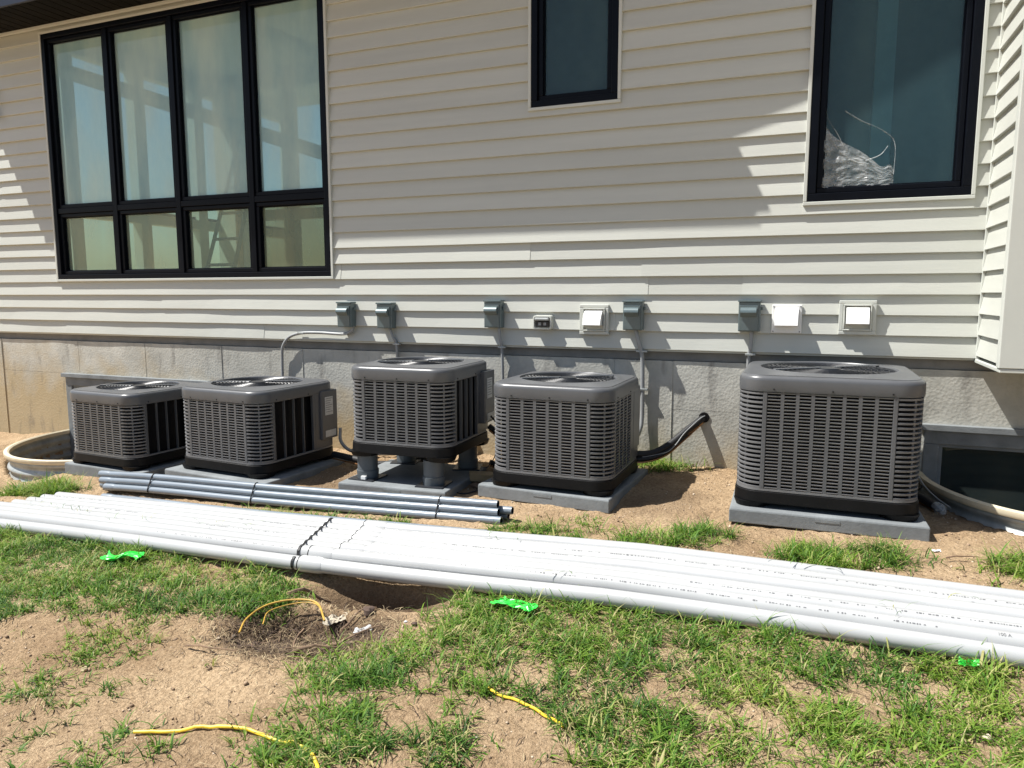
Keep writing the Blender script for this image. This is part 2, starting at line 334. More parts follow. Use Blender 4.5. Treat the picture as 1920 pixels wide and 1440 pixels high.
# ------------------------------------------------------------------ house
house = thing('house', 'cream sided house wall with black framed windows on a grey concrete foundation', 'house', (0, 0, 0))
Z0 = .813; C_ = .127; T = .0225
XL, XR, ZT = -9.0, .955, 4.9
OPEN = [(-6.965, -3.665, 1.325, 3.69), (-1.945, -1.265, 2.507, 3.85), (-.07, .875, 1.758, 3.9)]
def plank(x0, x1, zb, zt, full_zb, row, parent=house, proud=0):
    n = max(1, int((x1 - x0) / .16)); ls = []
    for i in range(n + 1):
        x = x0 + (x1 - x0) * i / n
        wob = .0028 * noise.noise(Vector((x * .9, row * 3.1, 0))) + .0015 * noise.noise(Vector((x * 3, row * 5.7, 2))) + (.004 * noise.noise(Vector((x * 1.6, row * 9.1, 5))) if row < 4 else 0)
        wz = .002 * noise.noise(Vector((x * .7, row * 2.3, 7)))
        f = lambda z: -(T + wob) * (1 - (z - full_zb) / C_) - proud - .001
        lip = [(x, f(zb), zb + wz)]
        if zb <= full_zb + 1e-6: lip = [(x, .012, zb + wz + .002), (x, f(zb) + .003, zb + wz), (x, f(zb), zb + wz + .003)]
        ls.append(lip + [(x, f(zt), zt + (.004 if zt > full_zb + C_ - 1e-4 else 0)), (x, .012, zt)])
    mb = MB(); m_ = len(ls[0])
    for l in ls: mb.v += l
    for k in range(n):
        for i in range(m_):
            j = (i + 1) % m_; mb.f.append((k * m_ + i, k * m_ + j, (k + 1) * m_ + j, (k + 1) * m_ + i))
    mb.f.append(tuple(range(m_))); mb.f.append(tuple(n * m_ + i for i in reversed(range(m_))))
    o = obj('siding_plank', mb, M['siding'], parent, smooth=False); return o
jr = random.Random(3)
JO = {0: [-6.9, -4.42, -.92], 1: [-7.9, -1.28], 2: [-5.6, -.42], 3: [-3.58, -1.05, -.42], 4: [-3.60, -1.1], 5: [-1.93], 6: []}
for r_ in range(32):
    zb = Z0 + r_ * C_; zt = zb + C_; segs = [(XL, XR)]
    pieces = []
    blocks = [o for o in OPEN if o[2] < zt - .004 and o[3] > zb + .004]
    cuts = sorted(set([XL, XR] + [c for o in blocks for c in (o[0], o[1])] + (JO.get(r_) if r_ in JO else [jr.uniform(-8.5, -7.2)])))
    k_ = 0
    for a, b in zip(cuts[:-1], cuts[1:]):
        mid = (a + b) / 2; lo, hi = zb, zt
        for o in blocks:
            if o[0] <= mid <= o[1]:
                if o[2] > zb + .01: hi = o[2]
                elif o[3] < zt - .01: lo = o[3]
                else: hi = lo
        if hi - lo > .008: plank(a, b + .0, lo, hi, zb, r_, proud=.0028 * (k_ % 2)); k_ += 1
# wall body behind the siding (openings left free)
def wall_sheet(name, x0, x1, z0, z1, holes, y0, y1, m, parent):
    xs = sorted(set([x0, x1] + [h[0] for h in holes] + [h[1] for h in holes])); zs = sorted(set([z0, z1] + [h[2] for h in holes] + [h[3] for h in holes]))
    mb = MB()
    for a, b in zip(xs[:-1], xs[1:]):
        for c, d in zip(zs[:-1], zs[1:]):
            if any(h[0] <= (a + b) / 2 <= h[1] and h[2] <= (c + d) / 2 <= h[3] for h in holes): continue
            mb.box(a, b, y0, y1, c, d)
    return obj(name, mb, m, parent)
wall_sheet('wall_core', XL, 3.2, .80, 4.95, OPEN, .014, .15, M['drywall'], house)
obj('inside_corner_trim', MB().box(.940, .962, -.030, 0, .808, 4.9), M['trim'], house, bevel=.003)
obj('starter_trim', MB().box(XL, .94, -.006, .013, .800, .812), M['trim'], house)
obj('corner_post', MB().box(XL - .03, XL + .05, -.03, .05, .80, 4.9), M['trim'], house, bevel=.004)
def yz_wall(name, x0, x1, y0, y1, z0, z1, holes, m):
    ys = sorted(set([y0, y1] + [h[0] for h in holes] + [h[1] for h in holes])); zs = sorted(set([z0, z1] + [h[2] for h in holes] + [h[3] for h in holes])); mb = MB()
    for a, b in zip(ys[:-1], ys[1:]):
        for c, d in zip(zs[:-1], zs[1:]):
            if any(h[0] <= (a + b) / 2 <= h[1] and h[2] <= (c + d) / 2 <= h[3] for h in holes): continue
            mb.box(x0, x1, a, b, c, d)
    return obj(name, mb, m, house)
SH = [(.7 + 1.08 * i, .7 + 1.08 * i + .90, a_, b_) for i in range(5) for a_, b_ in ((1.45, 2.2), (2.34, 4.25))]
yz_wall('side_wall', XL - .012, XL, .02, 6.2, -.9, 4.9, SH, M['siding'])
yz_wall('side_wall_lining', XL + .001, XL + .15, .152, 6.2, 1.0, 4.55, SH, M['drywall'])
for h_ in SH: obj('far_window_frame', MB().box(XL + .02, XL + .07, h_[0], h_[0] + .05, h_[2], h_[3]).box(XL + .02, XL + .07, h_[0] + .05, h_[1], h_[2], h_[2] + .05), M['frame'], house)
obj('back_wall_panel', wall_b := MB().box(XL, 3.2, 6.2, 6.3, -.9, 1.5), M['drywall'], house)

# foundation: cast panels between form seams, flashing strip over it
obj('sill_flashing', MB().box(XL, 3.2, .030, .15, .738, .805), M['flash'], house)
seams = [XL, -7.93, -6.78, -5.87, -4.93, -4.03, -1.29, -.87, 3.2]
FW = [(-6.97, -5.10, -.62, .405), (.70, 1.95, -.55, .395)]
for a, b in zip(seams[:-1], seams[1:]):
    y = .001 + .003 * math.sin(a * 7); g_ = .0035
    ws = [w for w in FW if w[0] < b and w[1] > a]
    def pan(x0, x1, z0, z1):
        n = 10; top = z1 > .7
        mb = MB(); xs = [x0 + (x1 - x0) * i / n for i in range(n + 1)]
        ls = [[(x, y, z0), (x, y, z1 - (.006 * abs(noise.noise(Vector((x * 14, 1, 0)))) if top else 0)), (x, .15, z1), (x, .15, z0)] for x in xs]
        for l in ls: mb.v += l
        for k in range(n):
            for i in range(4): j = (i + 1) % 4; mb.f.append((k * 4 + i, (k + 1) * 4 + i, (k + 1) * 4 + j, k * 4 + j))
        mb.f += [(0, 1, 2, 3), tuple(n * 4 + i for i in (3, 2, 1, 0))]
        obj('foundation_panel', mb, M['conc'], house)
    if not ws: pan(a + g_, b - g_, -1.0, .735)
    else:
        w = ws[0]
        pan(a + g_, b - g_, w[3], .735)
        if w[0] > a: pan(a + g_, w[0], -1.0, w[3] - .002)
        if w[1] < b: pan(w[1], b - g_, -1.0, w[3] - .002)
for x in seams[1:-1]:
    if not any(w[0] < x < w[1] for w in FW):
        obj('seam_fin', MB().box(x - .004, x + .003, -.004, .03, -.6, .732), M['conc'], house, bevel=.002)
obj('foundation_core', wall_sheet('t', XL, 3.2, -1.0, .74, FW, .151, .30, M['conc'], house).data and MB().box(XL, XL + .01, .151, .3, -1, .74), M['conc'], house)

# ------------------------------------------------------------------ windows
def bars(mb, x0, x1, z0, z1, t, y0, y1):
    mb.box(x0, x1, y0, y1, z0, z0 + t); mb.box(x0, x1, y0, y1, z1 - t, z1)
    mb.box(x0, x0 + t, y0, y1, z0 + t, z1 - t); mb.box(x1 - t, x1, y0, y1, z0 + t, z1 - t); return mb
def trim_frame(win, x0, x1, z0, z1, t=.022):
    for q in ((x0, x1, z0, z0 + t), (x0, x1, z1 - t, z1), (x0, x0 + t, z0 + t + .001, z1 - t - .001), (x1 - t, x1, z0 + t + .001, z1 - t - .001)):
        obj('trim_strip', MB().box(q[0], q[1], -.034, .013, q[2], q[3]), M['trim'], win, bevel=.003)
def window(x0, x1, z0, z1, xs, zs, glasses, fr=.045, mull=.05, sash=.034):
    win = link('window', MB_empty(), house)
    trim_frame(win, x0, x1, z0, z1)
    a0, a1, c0, c1 = x0 + .023, x1 - .023, z0 + .023, z1 - .023
    obj('frame', bars(MB(), a0, a1, c0, c1, fr, -.030, .09), M['frame'], win, bevel=.004)
    X_ = [a0 + fr] + [v for x in xs for v in (x - mull / 2, x + mull / 2)] + [a1 - fr]
    Z_ = [c0 + fr] + [v for z in zs for v in (z - mull / 2, z + mull / 2)] + [c1 - fr]
    for x in xs: obj('mullion', MB().box(x - mull / 2, x + mull / 2, -.020, .09, c0 + fr, c1 - fr), M['frame'], win, bevel=.004)
    for z in zs:
        for i in range(0, len(X_), 2): obj('transom', MB().box(X_[i] + .0005, X_[i + 1] - .0005, -.018, .09, z - mull / 2, z + mull / 2), M['frame'], win, bevel=.003)
    for i in range(0, len(X_), 2):
        for j in range(0, len(Z_), 2):
            p, q, r, s = X_[i] + .0015, X_[i + 1] - .0015, Z_[j] + .0015, Z_[j + 1] - .0015
            obj('sash', bars(MB(), p, q, r, s, sash, -.004, .075), M['frame'], win, bevel=.005)
            obj('glazing_bead', bars(MB(), p + sash, q - sash, r + sash, s - sash, .008, .022, .05), M['label'] if False else M['frame'], win)
            obj('pane', MB().box(p + sash, q - sash, .034, .042, r + sash, s - sash), M[glasses[(i // 2, j // 2)]], win)
    return win
def MB_empty():
    me = bpy.data.meshes.new('window'); return None
big = window(-6.965, -3.665, 1.325, 3.69, [-6.115, -5.325, -4.49], [2.01],
             {**{(i, 1): 'glass_film' for i in range(4)}, **{(i, 0): 'glass_dusty' for i in range(3)}, (3, 0): 'glass_olive'})
big['label'] = 'wide eight pane window with milky film on its upper glass'
w2 = window(-1.945, -1.265, 2.507, 3.85, [], [], {(0, 0): 'glass_dark'}); w2['label'] = 'narrow single pane window with dark glass'
w3 = window(-.07, .875, 1.758, 3.9, [], [], {(0, 0): 'glass_dark'}, fr=.05); w3['label'] = 'tall single pane window with torn plastic behind its glass'

# interior seen through the big window
R0, R1 = -7.4, -3.2
obj('interior_floor', MB().box(XL + .1, 3.1, .152, 6.1, .95, 1.0), M['floor'], house)
obj('interior_ceiling', MB().box(XL + .1, 3.1, .152, 6.1, 4.55, 4.6), M['drywall'], house)
holes = [(-8.4 + i * 1.02, -8.4 + i * 1.02 + .82, z0_, z1_) for i in range(6) for z0_, z1_ in ((1.55, 2.35), (2.5, 4.3))]
wall_sheet('interior_wall', XL + .1, -2.6, 1.0, 4.55, holes, 4.2, 4.35, M['drywall'], house)
obj('interior_partition', MB().box(-2.75, -2.6, .152, 6.1, 1.0, 4.55), M['drywall'], house)
for x in (-8.45, -7.43, -6.41, -5.39, -4.37, -3.35):
    obj('interior_stud', MB().box(x, x + .04, 4.10, 4.195, 1.0, 4.55), M['wood'], house)
obj('interior_sill', MB().box(XL + .2, -2.8, 4.05, 4.195, 1.42, 1.48), M['wood'], house)
m_ = MB(); m_.tube([(-6.6, 2.0, 4.5), (-3.0, 2.6, 2.9)], .07, 4); obj('interior_brace', m_, M['drywall'], house)
obj('interior_partition', MB().box(-1.7 + .42, -1.7 + .60, .5, .6, 1.0, 4.55), M['galv'], house)
obj('interior_stud', MB().box(.335, .455, .55, .62, 1.0, 4.55), M['cond'], house)
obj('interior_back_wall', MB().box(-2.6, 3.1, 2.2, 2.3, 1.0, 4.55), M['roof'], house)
for p0_, p1_, r_b in (((-8.7, 1.3, 3.95), (-5.2, 3.9, 2.75), .09),):
    m_ = MB(); m_.tube([p0_, p1_], r_b, 4); obj('interior_brace', m_, M['drywall'], house)
lad = thing('step_ladder', 'step ladder leaning inside behind the third pane of the wide window', 'ladder', (-6.4, 1.5, 1.0))
for s in (-1, 1): obj('rail', MB().tube([(s * .22 - .1, 0, 0), (s * .16 + .28, .35, 2.0)], .03, 4), M['galv'], lad)
for k in range(6): t_ = .12 + k * .15; obj('rung', MB().tube([(-.22 - .1 + t_ * .44 + .0, .35 * t_, 2 * t_), (.22 - .1 + t_ * .32, .35 * t_, 2 * t_)], .018, 4), M['galv'], lad)

# plastic sheeting crumpled behind the right window's glass
mb = MB(); n = 26
for j in range(n + 1):
    for i in range(n + 1):
        u, v = i / n, j / n; x = .012 + u * .43; ztop = .36 * (1 - u) ** 1.15 + .06 + .055 * math.exp(-((u - .95) / .07) ** 2); z = 1.868 + v * max(.07, ztop) * (1 - .08 * math.sin(7 * u))
        y = -.0035 - .004 + .034 - .004 - .022 * abs(noise.noise(Vector((u * 5, v * 5, 3)))) - .010 * abs(noise.noise(Vector((u * 16, v * 16, 1))))
        mb.v.append((x, y + .006, z))
for j in range(n):
    for i in range(n): a = j * (n + 1) + i; mb.f.append((a, a + 1, a + n + 2, a + n + 1))
tag(obj('plastic_sheet', mb, M['film'], None, smooth=False), 'crumpled clear plastic sheet in the lower left of the tall right window', 'plastic sheet')
pl_r = random.Random(9); mb = MB()
for pts in ([(.01, 2.28), (.06, 2.22), (.12, 2.1), (.22, 2.02), (.3, 2.0)], [(.15, 2.33), (.25, 2.26), (.36, 2.2), (.435, 2.12), (.44, 1.93)], [(.03, 2.42), (.05, 2.3), (.11, 2.2), (.15, 2.12)], [(.28, 2.02), (.36, 2.05), (.40, 2.10)]):
    P = smooth_path([(x, .018, z) for x, z in pts], 5)
    mb.loops([[p + Vector((0, 0, -.004)), p + Vector((.002, -.006, 0)), p + Vector((0, 0, .004))] for p in P], False)
tag(obj('plastic_fold', mb, M['film'], None), 'thin shiny folds of clear plastic hanging above the crumpled sheet in the tall window', 'plastic sheet')

# eave, rake and roof
EZ = 3.745; OV = .505; XE0, XE1 = -8.25, -1.52
nb = int((XE1 - XE0) / .115)
for i in range(nb):
    a = XE0 + (XE1 - XE0) * i / nb; b = XE0 + (XE1 - XE0) * (i + 1) / nb
    obj('soffit_board', MB().box(a + .006, b - .006, -OV + .02, -.02, EZ, EZ + .012), M['soffit'], house)
obj('soffit_backing', MB().box(XE0, XE1, -OV + .02, -.021, EZ + .014, EZ + .03), M['soffit'], house)
obj('soffit_molding', MB().box(XE0, XE1, -.045, -.0205, EZ - .03, EZ - .002), M['trim'], house, bevel=.004)
obj('fascia_board', MB().box(XE0, XE1, -OV - .002, -OV + .019, EZ - .015, EZ + .17), M['fascia'], house, bevel=.003)
obj('roof_slab', MB().add([(XE0, -OV - .03, EZ + .171), (XE1, -OV - .03, EZ + .171), (XE1, 3.1, EZ + 1.6), (XE0, 3.1, EZ + 1.6), (XE0, -OV - .03, EZ + .20), (XE1, -OV - .03, EZ + .20), (XE1, 3.1, EZ + 1.66), (XE0, 3.1, EZ + 1.66)],
    [(0, 3, 2, 1), (4, 5, 6, 7), (0, 1, 5, 4), (1, 2, 6, 5), (2, 3, 7, 6), (3, 0, 4, 7)]), M['roof'], house)
RO = .40; xa, za, xb = XE1 + .004, EZ + .01, 1.95; zb_ = za + .60 * (xb - xa)
for nm, y0, y1, dz0, dz1, mt in (('rake_soffit', -RO + .02, -.02, 0, .012, 'soffit'), ('rake_board', -RO, -RO + .019, -.01, .16, 'fascia'), ('roof_slab', -RO - .02, 6.3, .161, .20, 'roof')):
    obj(nm, MB().add([(xa, y0, za + dz0), (xb, y0, zb_ + dz0), (xb, y1, zb_ + dz0), (xa, y1, za + dz0), (xa, y0, za + dz1), (xb, y0, zb_ + dz1), (xb, y1, zb_ + dz1), (xa, y1, za + dz1)],
        [(0, 3, 2, 1), (4, 5, 6, 7), (0, 1, 5, 4), (1, 2, 6, 5), (2, 3, 7, 6), (3, 0, 4, 7)]), M[mt], house)
obj('gable_wall', MB().add([(xa + 1, .016, 4.9), (3.2, .016, 4.9), (3.2, .016, 6.0), (xb, .016, zb_), (xa + 1, .14, 4.9), (3.2, .14, 4.9), (3.2, .14, 6.0), (xb, .14, zb_)],
    [(0, 1, 2, 3), (7, 6, 5, 4), (0, 4, 5, 1), (1, 5, 6, 2), (2, 6, 7, 3), (3, 7, 4, 0)]), M['siding'], house)

# bay to the right: side wall facing left with its own planks, corner post, front
BX, BD, BZ = .962, .62, .818
obj('bay_core', MB().box(BX + .010, 3.2, -BD + .010, .0, BZ + .002, 5.4), M['drywall'], house)
for r_ in range(36):
    zb = BZ + .012 + r_ * C_ * .985; zt = zb + C_ * .985
    def bp_(y0, y1, flip=False):
        n = 4; mb = MB()
        for i in range(n + 1):
            y = y0 + (y1 - y0) * i / n; w = .003 * noise.noise(Vector((y * 4, r_ * 2.2, 9)))
            mb.v += [(BX + .009, y, zb + .002), (BX - T - w + .003, y, zb), (BX - T - w, y, zb + .003), (BX - .001, y, zt + .003), (BX + .009, y, zt)]
        for k in range(n):
            for i in range(5): j = (i + 1) % 5; mb.f.append((k * 5 + i, k * 5 + j, (k + 1) * 5 + j, (k + 1) * 5 + i))
        mb.f += [tuple(range(5)), tuple(n * 5 + i for i in reversed(range(5)))]
        return mb
    obj('bay_siding_plank', bp_(-BD + .035, -.032), M['siding'], house)
    mb = MB(); f0 = -BD
    mb.add([(1.09, f0 + .008, zb + .002), (3.2, f0 + .008, zb + .002), (3.2, f0 - T, zb), (1.09, f0 - T, zb), (1.09, f0, zt + .003), (3.2, f0, zt + .003)], [(0, 1, 2, 3), (3, 2, 5, 4), (0, 3, 4), (1, 5, 2), (0, 4, 5, 1)])
    obj('bay_siding_plank', mb, M['siding'], house)
obj('bay_corner_post', MB().box(BX - .030, 1.062, -BD - .030, -BD + .034, BZ - .006, 5.4), M['trim'], house, bevel=.004)
obj('bay_corner_post', MB().box(1.0625, 1.088, -BD - .022, -BD + .01, BZ - .006, 5.4), M['trim'], house, bevel=.003)
obj('bay_skirt_trim', MB().box(BX - .024, 3.2, -BD - .026, .0, BZ - .03, BZ - .008), M['trim'], house, bevel=.004)

# basement windows
def basement(w, lab):
    x0, x1, z0, z1 = w; win = link('basement_window', None, house); win['label'] = lab
    obj('lintel', MB().box(x0 - .03, x1 + .03, -.045, .014, z1 - .035, z1 + .004), M['pad'], win, bevel=.003)
    obj('frame', bars(MB(), x0, x1, z0, z1 - .036, .085, -.02, .10), M['pad'], win, bevel=.005)
    obj('frame_step', bars(MB(), x0 + .086, x1 - .086, z0 + .086, z1 - .122, .02, .0, .09), M['pad'], win, bevel=.003)
    obj('pane', MB().box(x0 + .107, x1 - .107, .040, .046, z0 + .107, z1 - .143), M['glass_black'], win)
    obj('room_liner', MB().box(x0, x1, .32, .34, z0, z1), M['hole'], win)
basement(FW[0], 'basement window inside the left steel window well'); basement(FW[1], 'basement window inside the right steel window well')

# window wells
def well(cx, a, b, rz, lab):
    t = thing('window_well', lab, 'window well', (cx, 0, 0)); n = 48
    def ring(da, z): return [(-(a + da) * math.cos(math.pi * k / n), -(b + da) * math.sin(math.pi * k / n) - .001, z) for k in range(n + 1)]
    ls = []; z = rz - .03; k = 0
    while z > rz - .62: ls.append(ring(.012 * math.sin(k * math.pi / 4) - .006, z)); z -= .0105; k += 1
    obj('corrugated_wall', MB().loops(ls, False), M['galv'], t, smooth=2)
    mb = MB(); mb.loops([ring(-.018, rz - .035), ring(.018, rz - .035), ring(.026, rz - .02), ring(.024, rz), ring(-.004, rz + .006), ring(-.018, rz - .004), ring(-.018, rz - .035)], False)
    obj('rim', mb, M['rim'], t, smooth=True)
    return t
well(*WELLS[0], 'corrugated steel window well left of the smallest air conditioner'); well(*WELLS[1], 'window well with cream rim right of the largest air conditioner')

# ------------------------------------------------------------------ air conditioners
def rr(w, d, r, n=10):
    P = []
    for cx, cy, a0 in ((w / 2 - r, d / 2 - r, 0), (-w / 2 + r, d / 2 - r, 90), (-w / 2 + r, -d / 2 + r, 180), (w / 2 - r, -d / 2 + r, 270)):
        for k in range(n + 1):
            a = math.radians(a0 + 90 * k / n); P.append((cx + r * math.cos(a), cy + r * math.sin(a)))
    return P
def rrd(w, d, r, n=10, m=10):
    P = rr(w, d, r, n); out = []
    for q in range(4):
        out += P[q * (n + 1):(q + 1) * (n + 1)]; a = P[(q + 1) * (n + 1) - 1]; b = P[((q + 1) * (n + 1)) % len(P)]
        out += [(a[0] + (b[0] - a[0]) * k / m, a[1] + (b[1] - a[1]) * k / m) for k in range(1, m)]
    return out
def lev(P, z): return [(p[0], p[1], z) for p in P]
BASEH, TOPH = .095, .088
def corner_mesh(r, tilt=.010):
    n = 8; ls = []
    for k in range(n + 1):
        a = math.radians(-90 + 90 * k / n); c, s = math.cos(a), math.sin(a)
        ls.append([((r + .001) * c, (r + .001) * s, -.0055), ((r + .002) * c, (r + .002) * s, .0045), ((r - .012) * c, (r - .012) * s, .0055), ((r - .013) * c, (r - .013) * s, .001)])
    return mesh('corner_louver', MB().loops(ls, True, True, True), M['acl'], smooth=True)
def make_ac(label, loc, rz, w, h, ncol, side, seed, gap=.0172):
    t = thing('air_conditioner', label, 'air conditioner', loc, math.radians(rz), 'grey outdoor air conditioner units in a row by the wall')
    r = .125 if w > .8 else .115; d = w; mb = MB()
    mb.loops([lev(rr(w + .012, d + .012, r), .028), lev(rr(w + .024, d + .024, r + .006), .034), lev(rr(w + .018, d + .018, r + .004), BASEH - .006), lev(rr(w - .004, d - .004, r), BASEH)], True, True, True)
    obj('base_pan', mb, M['pan'], t, smooth=True)
    for sx in (-1, 1):
        for sy in (-1, 1):
            c = (sx * (w / 2 - .085), sy * (d / 2 - .085)); P = rr(.19, .19, .075, 5)
            obj('foot', MB().loops([[(c[0] + p[0] * .88, c[1] + p[1] * .88, 0) for p in P], [(c[0] + p[0], c[1] + p[1], .031) for p in P]], True, True, True), M['pan'], t)
    z0, z1 = BASEH, h - TOPH
    obj('coil', MB().loops([lev(rr(w - .075, d - .075, r - .03), z0), lev(rr(w - .075, d - .075, r - .03), z1 + .02)], True, False, True), M['coil'], t)
    # corner louvres
    cm = corner_mesh(r); pc = .0232; nk = int((z1 - z0 - .02) / pc)
    for (sx, sy, rot) in ((-1, -1, -90), (1, -1, 0), (1, 1, 90)):
        for k in range(nk):
            o = link('corner_louver', cm, t); o.location = (sx * (w / 2 - r), sy * (d / 2 - r), z0 + .018 + k * (z1 - z0 - .03) / (nk - 1)); o.rotation_euler = (0, 0, math.radians(rot))
        o = obj('corner_stay', MB().tube([(sx * (w / 2 - r + (r - .012) * .707), sy * (d / 2 - r + (r - .012) * .707), z0), (sx * (w / 2 - r + (r - .012) * .707), sy * (d / 2 - r + (r - .012) * .707), z1)], .006, 6), M['acl'], t)
    obj('bottom_rail', MB().loops([lev(rr(w + .006, d + .006, r + .002), z0 + .0005), lev(rr(w + .006, d + .006, r + .002), z0 + .012), lev(rr(w - .03, d - .03, r - .01), z0 + .012), lev(rr(w - .03, d - .03, r - .01), z0 + .0005)], True), M['acl'], t, smooth=True)
    # flat faces; local frame u along the face, out = outward
    def face(kind, ang, half, span_cols, x_from, x_to, slats=True):
        ca, sa = math.cos(ang), math.sin(ang)
        R = lambda u, o_, z: (u * ca - (-(half + o_)) * sa, u * sa + (-(half + o_)) * ca, z)
        def bx(mb, u0, u1, o0, o1, za_, zb2):
            mb.add([R(u0, o0, za_), R(u1, o0, za_), R(u1, o1, za_), R(u0, o1, za_), R(u0, o0, zb2), R(u1, o0, zb2), R(u1, o1, zb2), R(u0, o1, zb2)],
                   [(0, 1, 2, 3), (7, 6, 5, 4), (4, 5, 1, 0), (5, 6, 2, 1), (6, 7, 3, 2), (7, 4, 0, 3)])
        pitch = (x_to - x_from) / span_cols; rib = pitch * (.24 if slats else .07)
        for u in (x_from - .012, x_to + .012): mb = MB(); bx(mb, u - .011, u + .011, -.02, .003, z0 + .012, z1); obj('edge_post', mb, M['ac'], t, bevel=.003)
        for k in range(1, span_cols): mb = MB(); u = x_from + k * pitch; bx(mb, u - rib / 2, u + rib / 2, -.018, .0015, z0 + .012, z1); obj('rib', mb, M['ac'], t)
        if slats:
            ns = int((z1 - z0 - .02) / gap)
            for k in range(span_cols):
                mb = MB(); u0 = x_from + k * pitch + (rib / 2 if k else .0); u1 = x_from + (k + 1) * pitch - (rib / 2 if k < span_cols - 1 else 0)
                for q in range(ns):
                    zc = z0 + .018 + q * (z1 - z0 - .026) / (ns - 1); jt = random.uniform(-.0006, .0006); e_ = .003
                    mb.add([R(u0, .0005, zc - .0034 + jt), R(u1, .0005, zc - .0034 - jt), R(u1, .003, zc + .0024 - jt), R(u0, .003, zc + .0024 + jt), R(u0, -.007, zc + .0040), R(u1, -.007, zc + .0040), R(u1, -.0075, zc + .0015), R(u0, -.0075, zc + .0015)],
                           [(0, 1, 2, 3), (3, 2, 5, 4), (4, 5, 6, 7), (7, 6, 1, 0), (0, 3, 4, 7), (1, 6, 5, 2)])
                obj('louver_column', mb, M['acl'], t)
        return R, bx
    fx = w / 2 - r - .024
    face('front', 0, d / 2, ncol, -fx, fx)
    face('left', -math.pi / 2, w / 2, ncol, -fx, fx)
    if side == 'slat':
        R, bx = face('right', math.pi / 2, w / 2, ncol - 2, -fx, fx * .45)
    else:
        R, bx = face('right', math.pi / 2, w / 2, 4, -fx, fx * .50, slats=False)
    mb = MB(); bx(mb, fx * (.45 if side == 'slat' else .50) + .024, d / 2 - r * .5, -.02, .002, z0 + .012, z1); obj('side_panel', mb, M['ac'], t, bevel=.003)
    # control box at the rear of the right side
    mb = MB(); bx(mb, d / 2 - .20, d / 2 - .02, -.10, .040 if seed == 2 else .004 if seed == 3 else .022, z0 + (h * .12), z1 + .02); obj('control_box', mb, M['ac'], t, bevel=.008)
    if side != 'slat':
        mb = MB(); E0 = .041 if seed == 2 else .023; bx(mb, d / 2 - .165, d / 2 - .075, E0, E0 + .0015, z1 - .17, z1 - .03); lb = obj('data_plate', mb, M['label'], t)
        mb = MB()
        for q in range(7): bx(mb, d / 2 - .158, d / 2 - .082 - .012 * (q % 3), E0 + .0018, E0 + .0022, z1 - .045 - q * .017, z1 - .041 - q * .017)
        obj('printing', mb, M['inkg'], lb, kind='stuff')
        mb = MB(); bx(mb, d / 2 - .165, d / 2 - .045, E0, E0 + .0015, z0 + h * .15, z0 + h * .15 + .05); obj('data_plate', mb, M['label'], t)
    # top cover
    n = 44; P0 = rrd(w + .012, d + .012, r + .004); Rf = w * .405
    ang = [math.atan2(p[1], p[0]) for p in P0]
    circ = lambda q, z: [(q * math.cos(a), q * math.sin(a), z) for a in ang]
    def mixl(f, z):
        A = rrd(w - .03, d - .03, r - .012); B = circ(Rf + .02, 0); return [(A[i][0] * (1 - f) + B[i][0] * f, A[i][1] * (1 - f) + B[i][1] * f, z) for i in range(len(A))]
    ls = [lev(rrd(w - .004, d - .004, r), h - TOPH - .004), lev(rrd(w + .010, d + .010, r + .004), h - TOPH), lev(rrd(w + .014, d + .014, r + .006), h - TOPH + .012), lev(rrd(w + .014, d + .014, r + .006), h - .030)]
    for k in range(1, 6):
        a = math.radians(90 * k / 5); o_ = .014 - .044 * (1 - math.cos(a)); ls.append(lev(rrd(w + o_, d + o_, r + .006 - .022 * (1 - math.cos(a))), h - .030 + .026 * math.sin(a)))
    ls += [mixl(0, h - .001), mixl(.5, h + .003), mixl(.92, h + .007), circ(Rf + .014, h + .011), circ(Rf, h + .010), circ(Rf - .006, h + .002), circ(Rf - .008, h - .075)]
    obj('top_cover', MB().loops(ls), M['ac'], t, smooth=True)
    obj('fan_barrel', MB().loops([circ(Rf - .0085, h - .02), circ(Rf - .02, h - .16), circ(.02, h - .165)]), M['motor'], t, smooth=True)
    # fan guard
    mb = MB()
    for k in range(1, 10):
        q = Rf * (.22 + .78 * k / 9.5); zz = h + .002 - .014 * (k / 9.5) ** 3 * 0 + .004 * math.cos(k / 9 * 1.5)
        mb.tube([(q * math.cos(a * math.pi / 24), q * math.sin(a * math.pi / 24), zz) for a in range(49)], .0016, 4, False)
    obj('fan_guard', mb, M['motor'], t)
    mb = MB()
    for k in range(40):
        a = k * math.pi / 20; mb.tube([(.2 * Rf * math.cos(a), .2 * Rf * math.sin(a), h + .003), ((Rf - .012) * math.cos(a), (Rf - .012) * math.sin(a), h + .001), ((Rf - .009) * math.cos(a), (Rf - .009) * math.sin(a), h - .06)], .0016, 4, False)
    obj('fan_guard_wires', mb, M['motor'], t)
    obj('fan_motor', MB().cyl((0, 0), Rf * .24, h - .08, h + .009, 28, Rf * .20), M['motor'], t, smooth=True)
    a = math.radians(28 + seed * 3)
    for sgn in (0, math.pi):
        aa = a + sgn; c, s = math.cos(aa), math.sin(aa); q0, q1, hw = Rf * .16, Rf * 1.0, .011
        pts = lambda z: [(q0 * c - hw * s, q0 * s + hw * c, z), (q0 * c + hw * s, q0 * s - hw * c, z), (q1 * c + hw * s, q1 * s - hw * c, z), (q1 * c - hw * s, q1 * s + hw * c, z)]
        obj('motor_arm', MB().loops([pts(h + .010), pts(h + .015)], True, True, True), M['arm'], t)
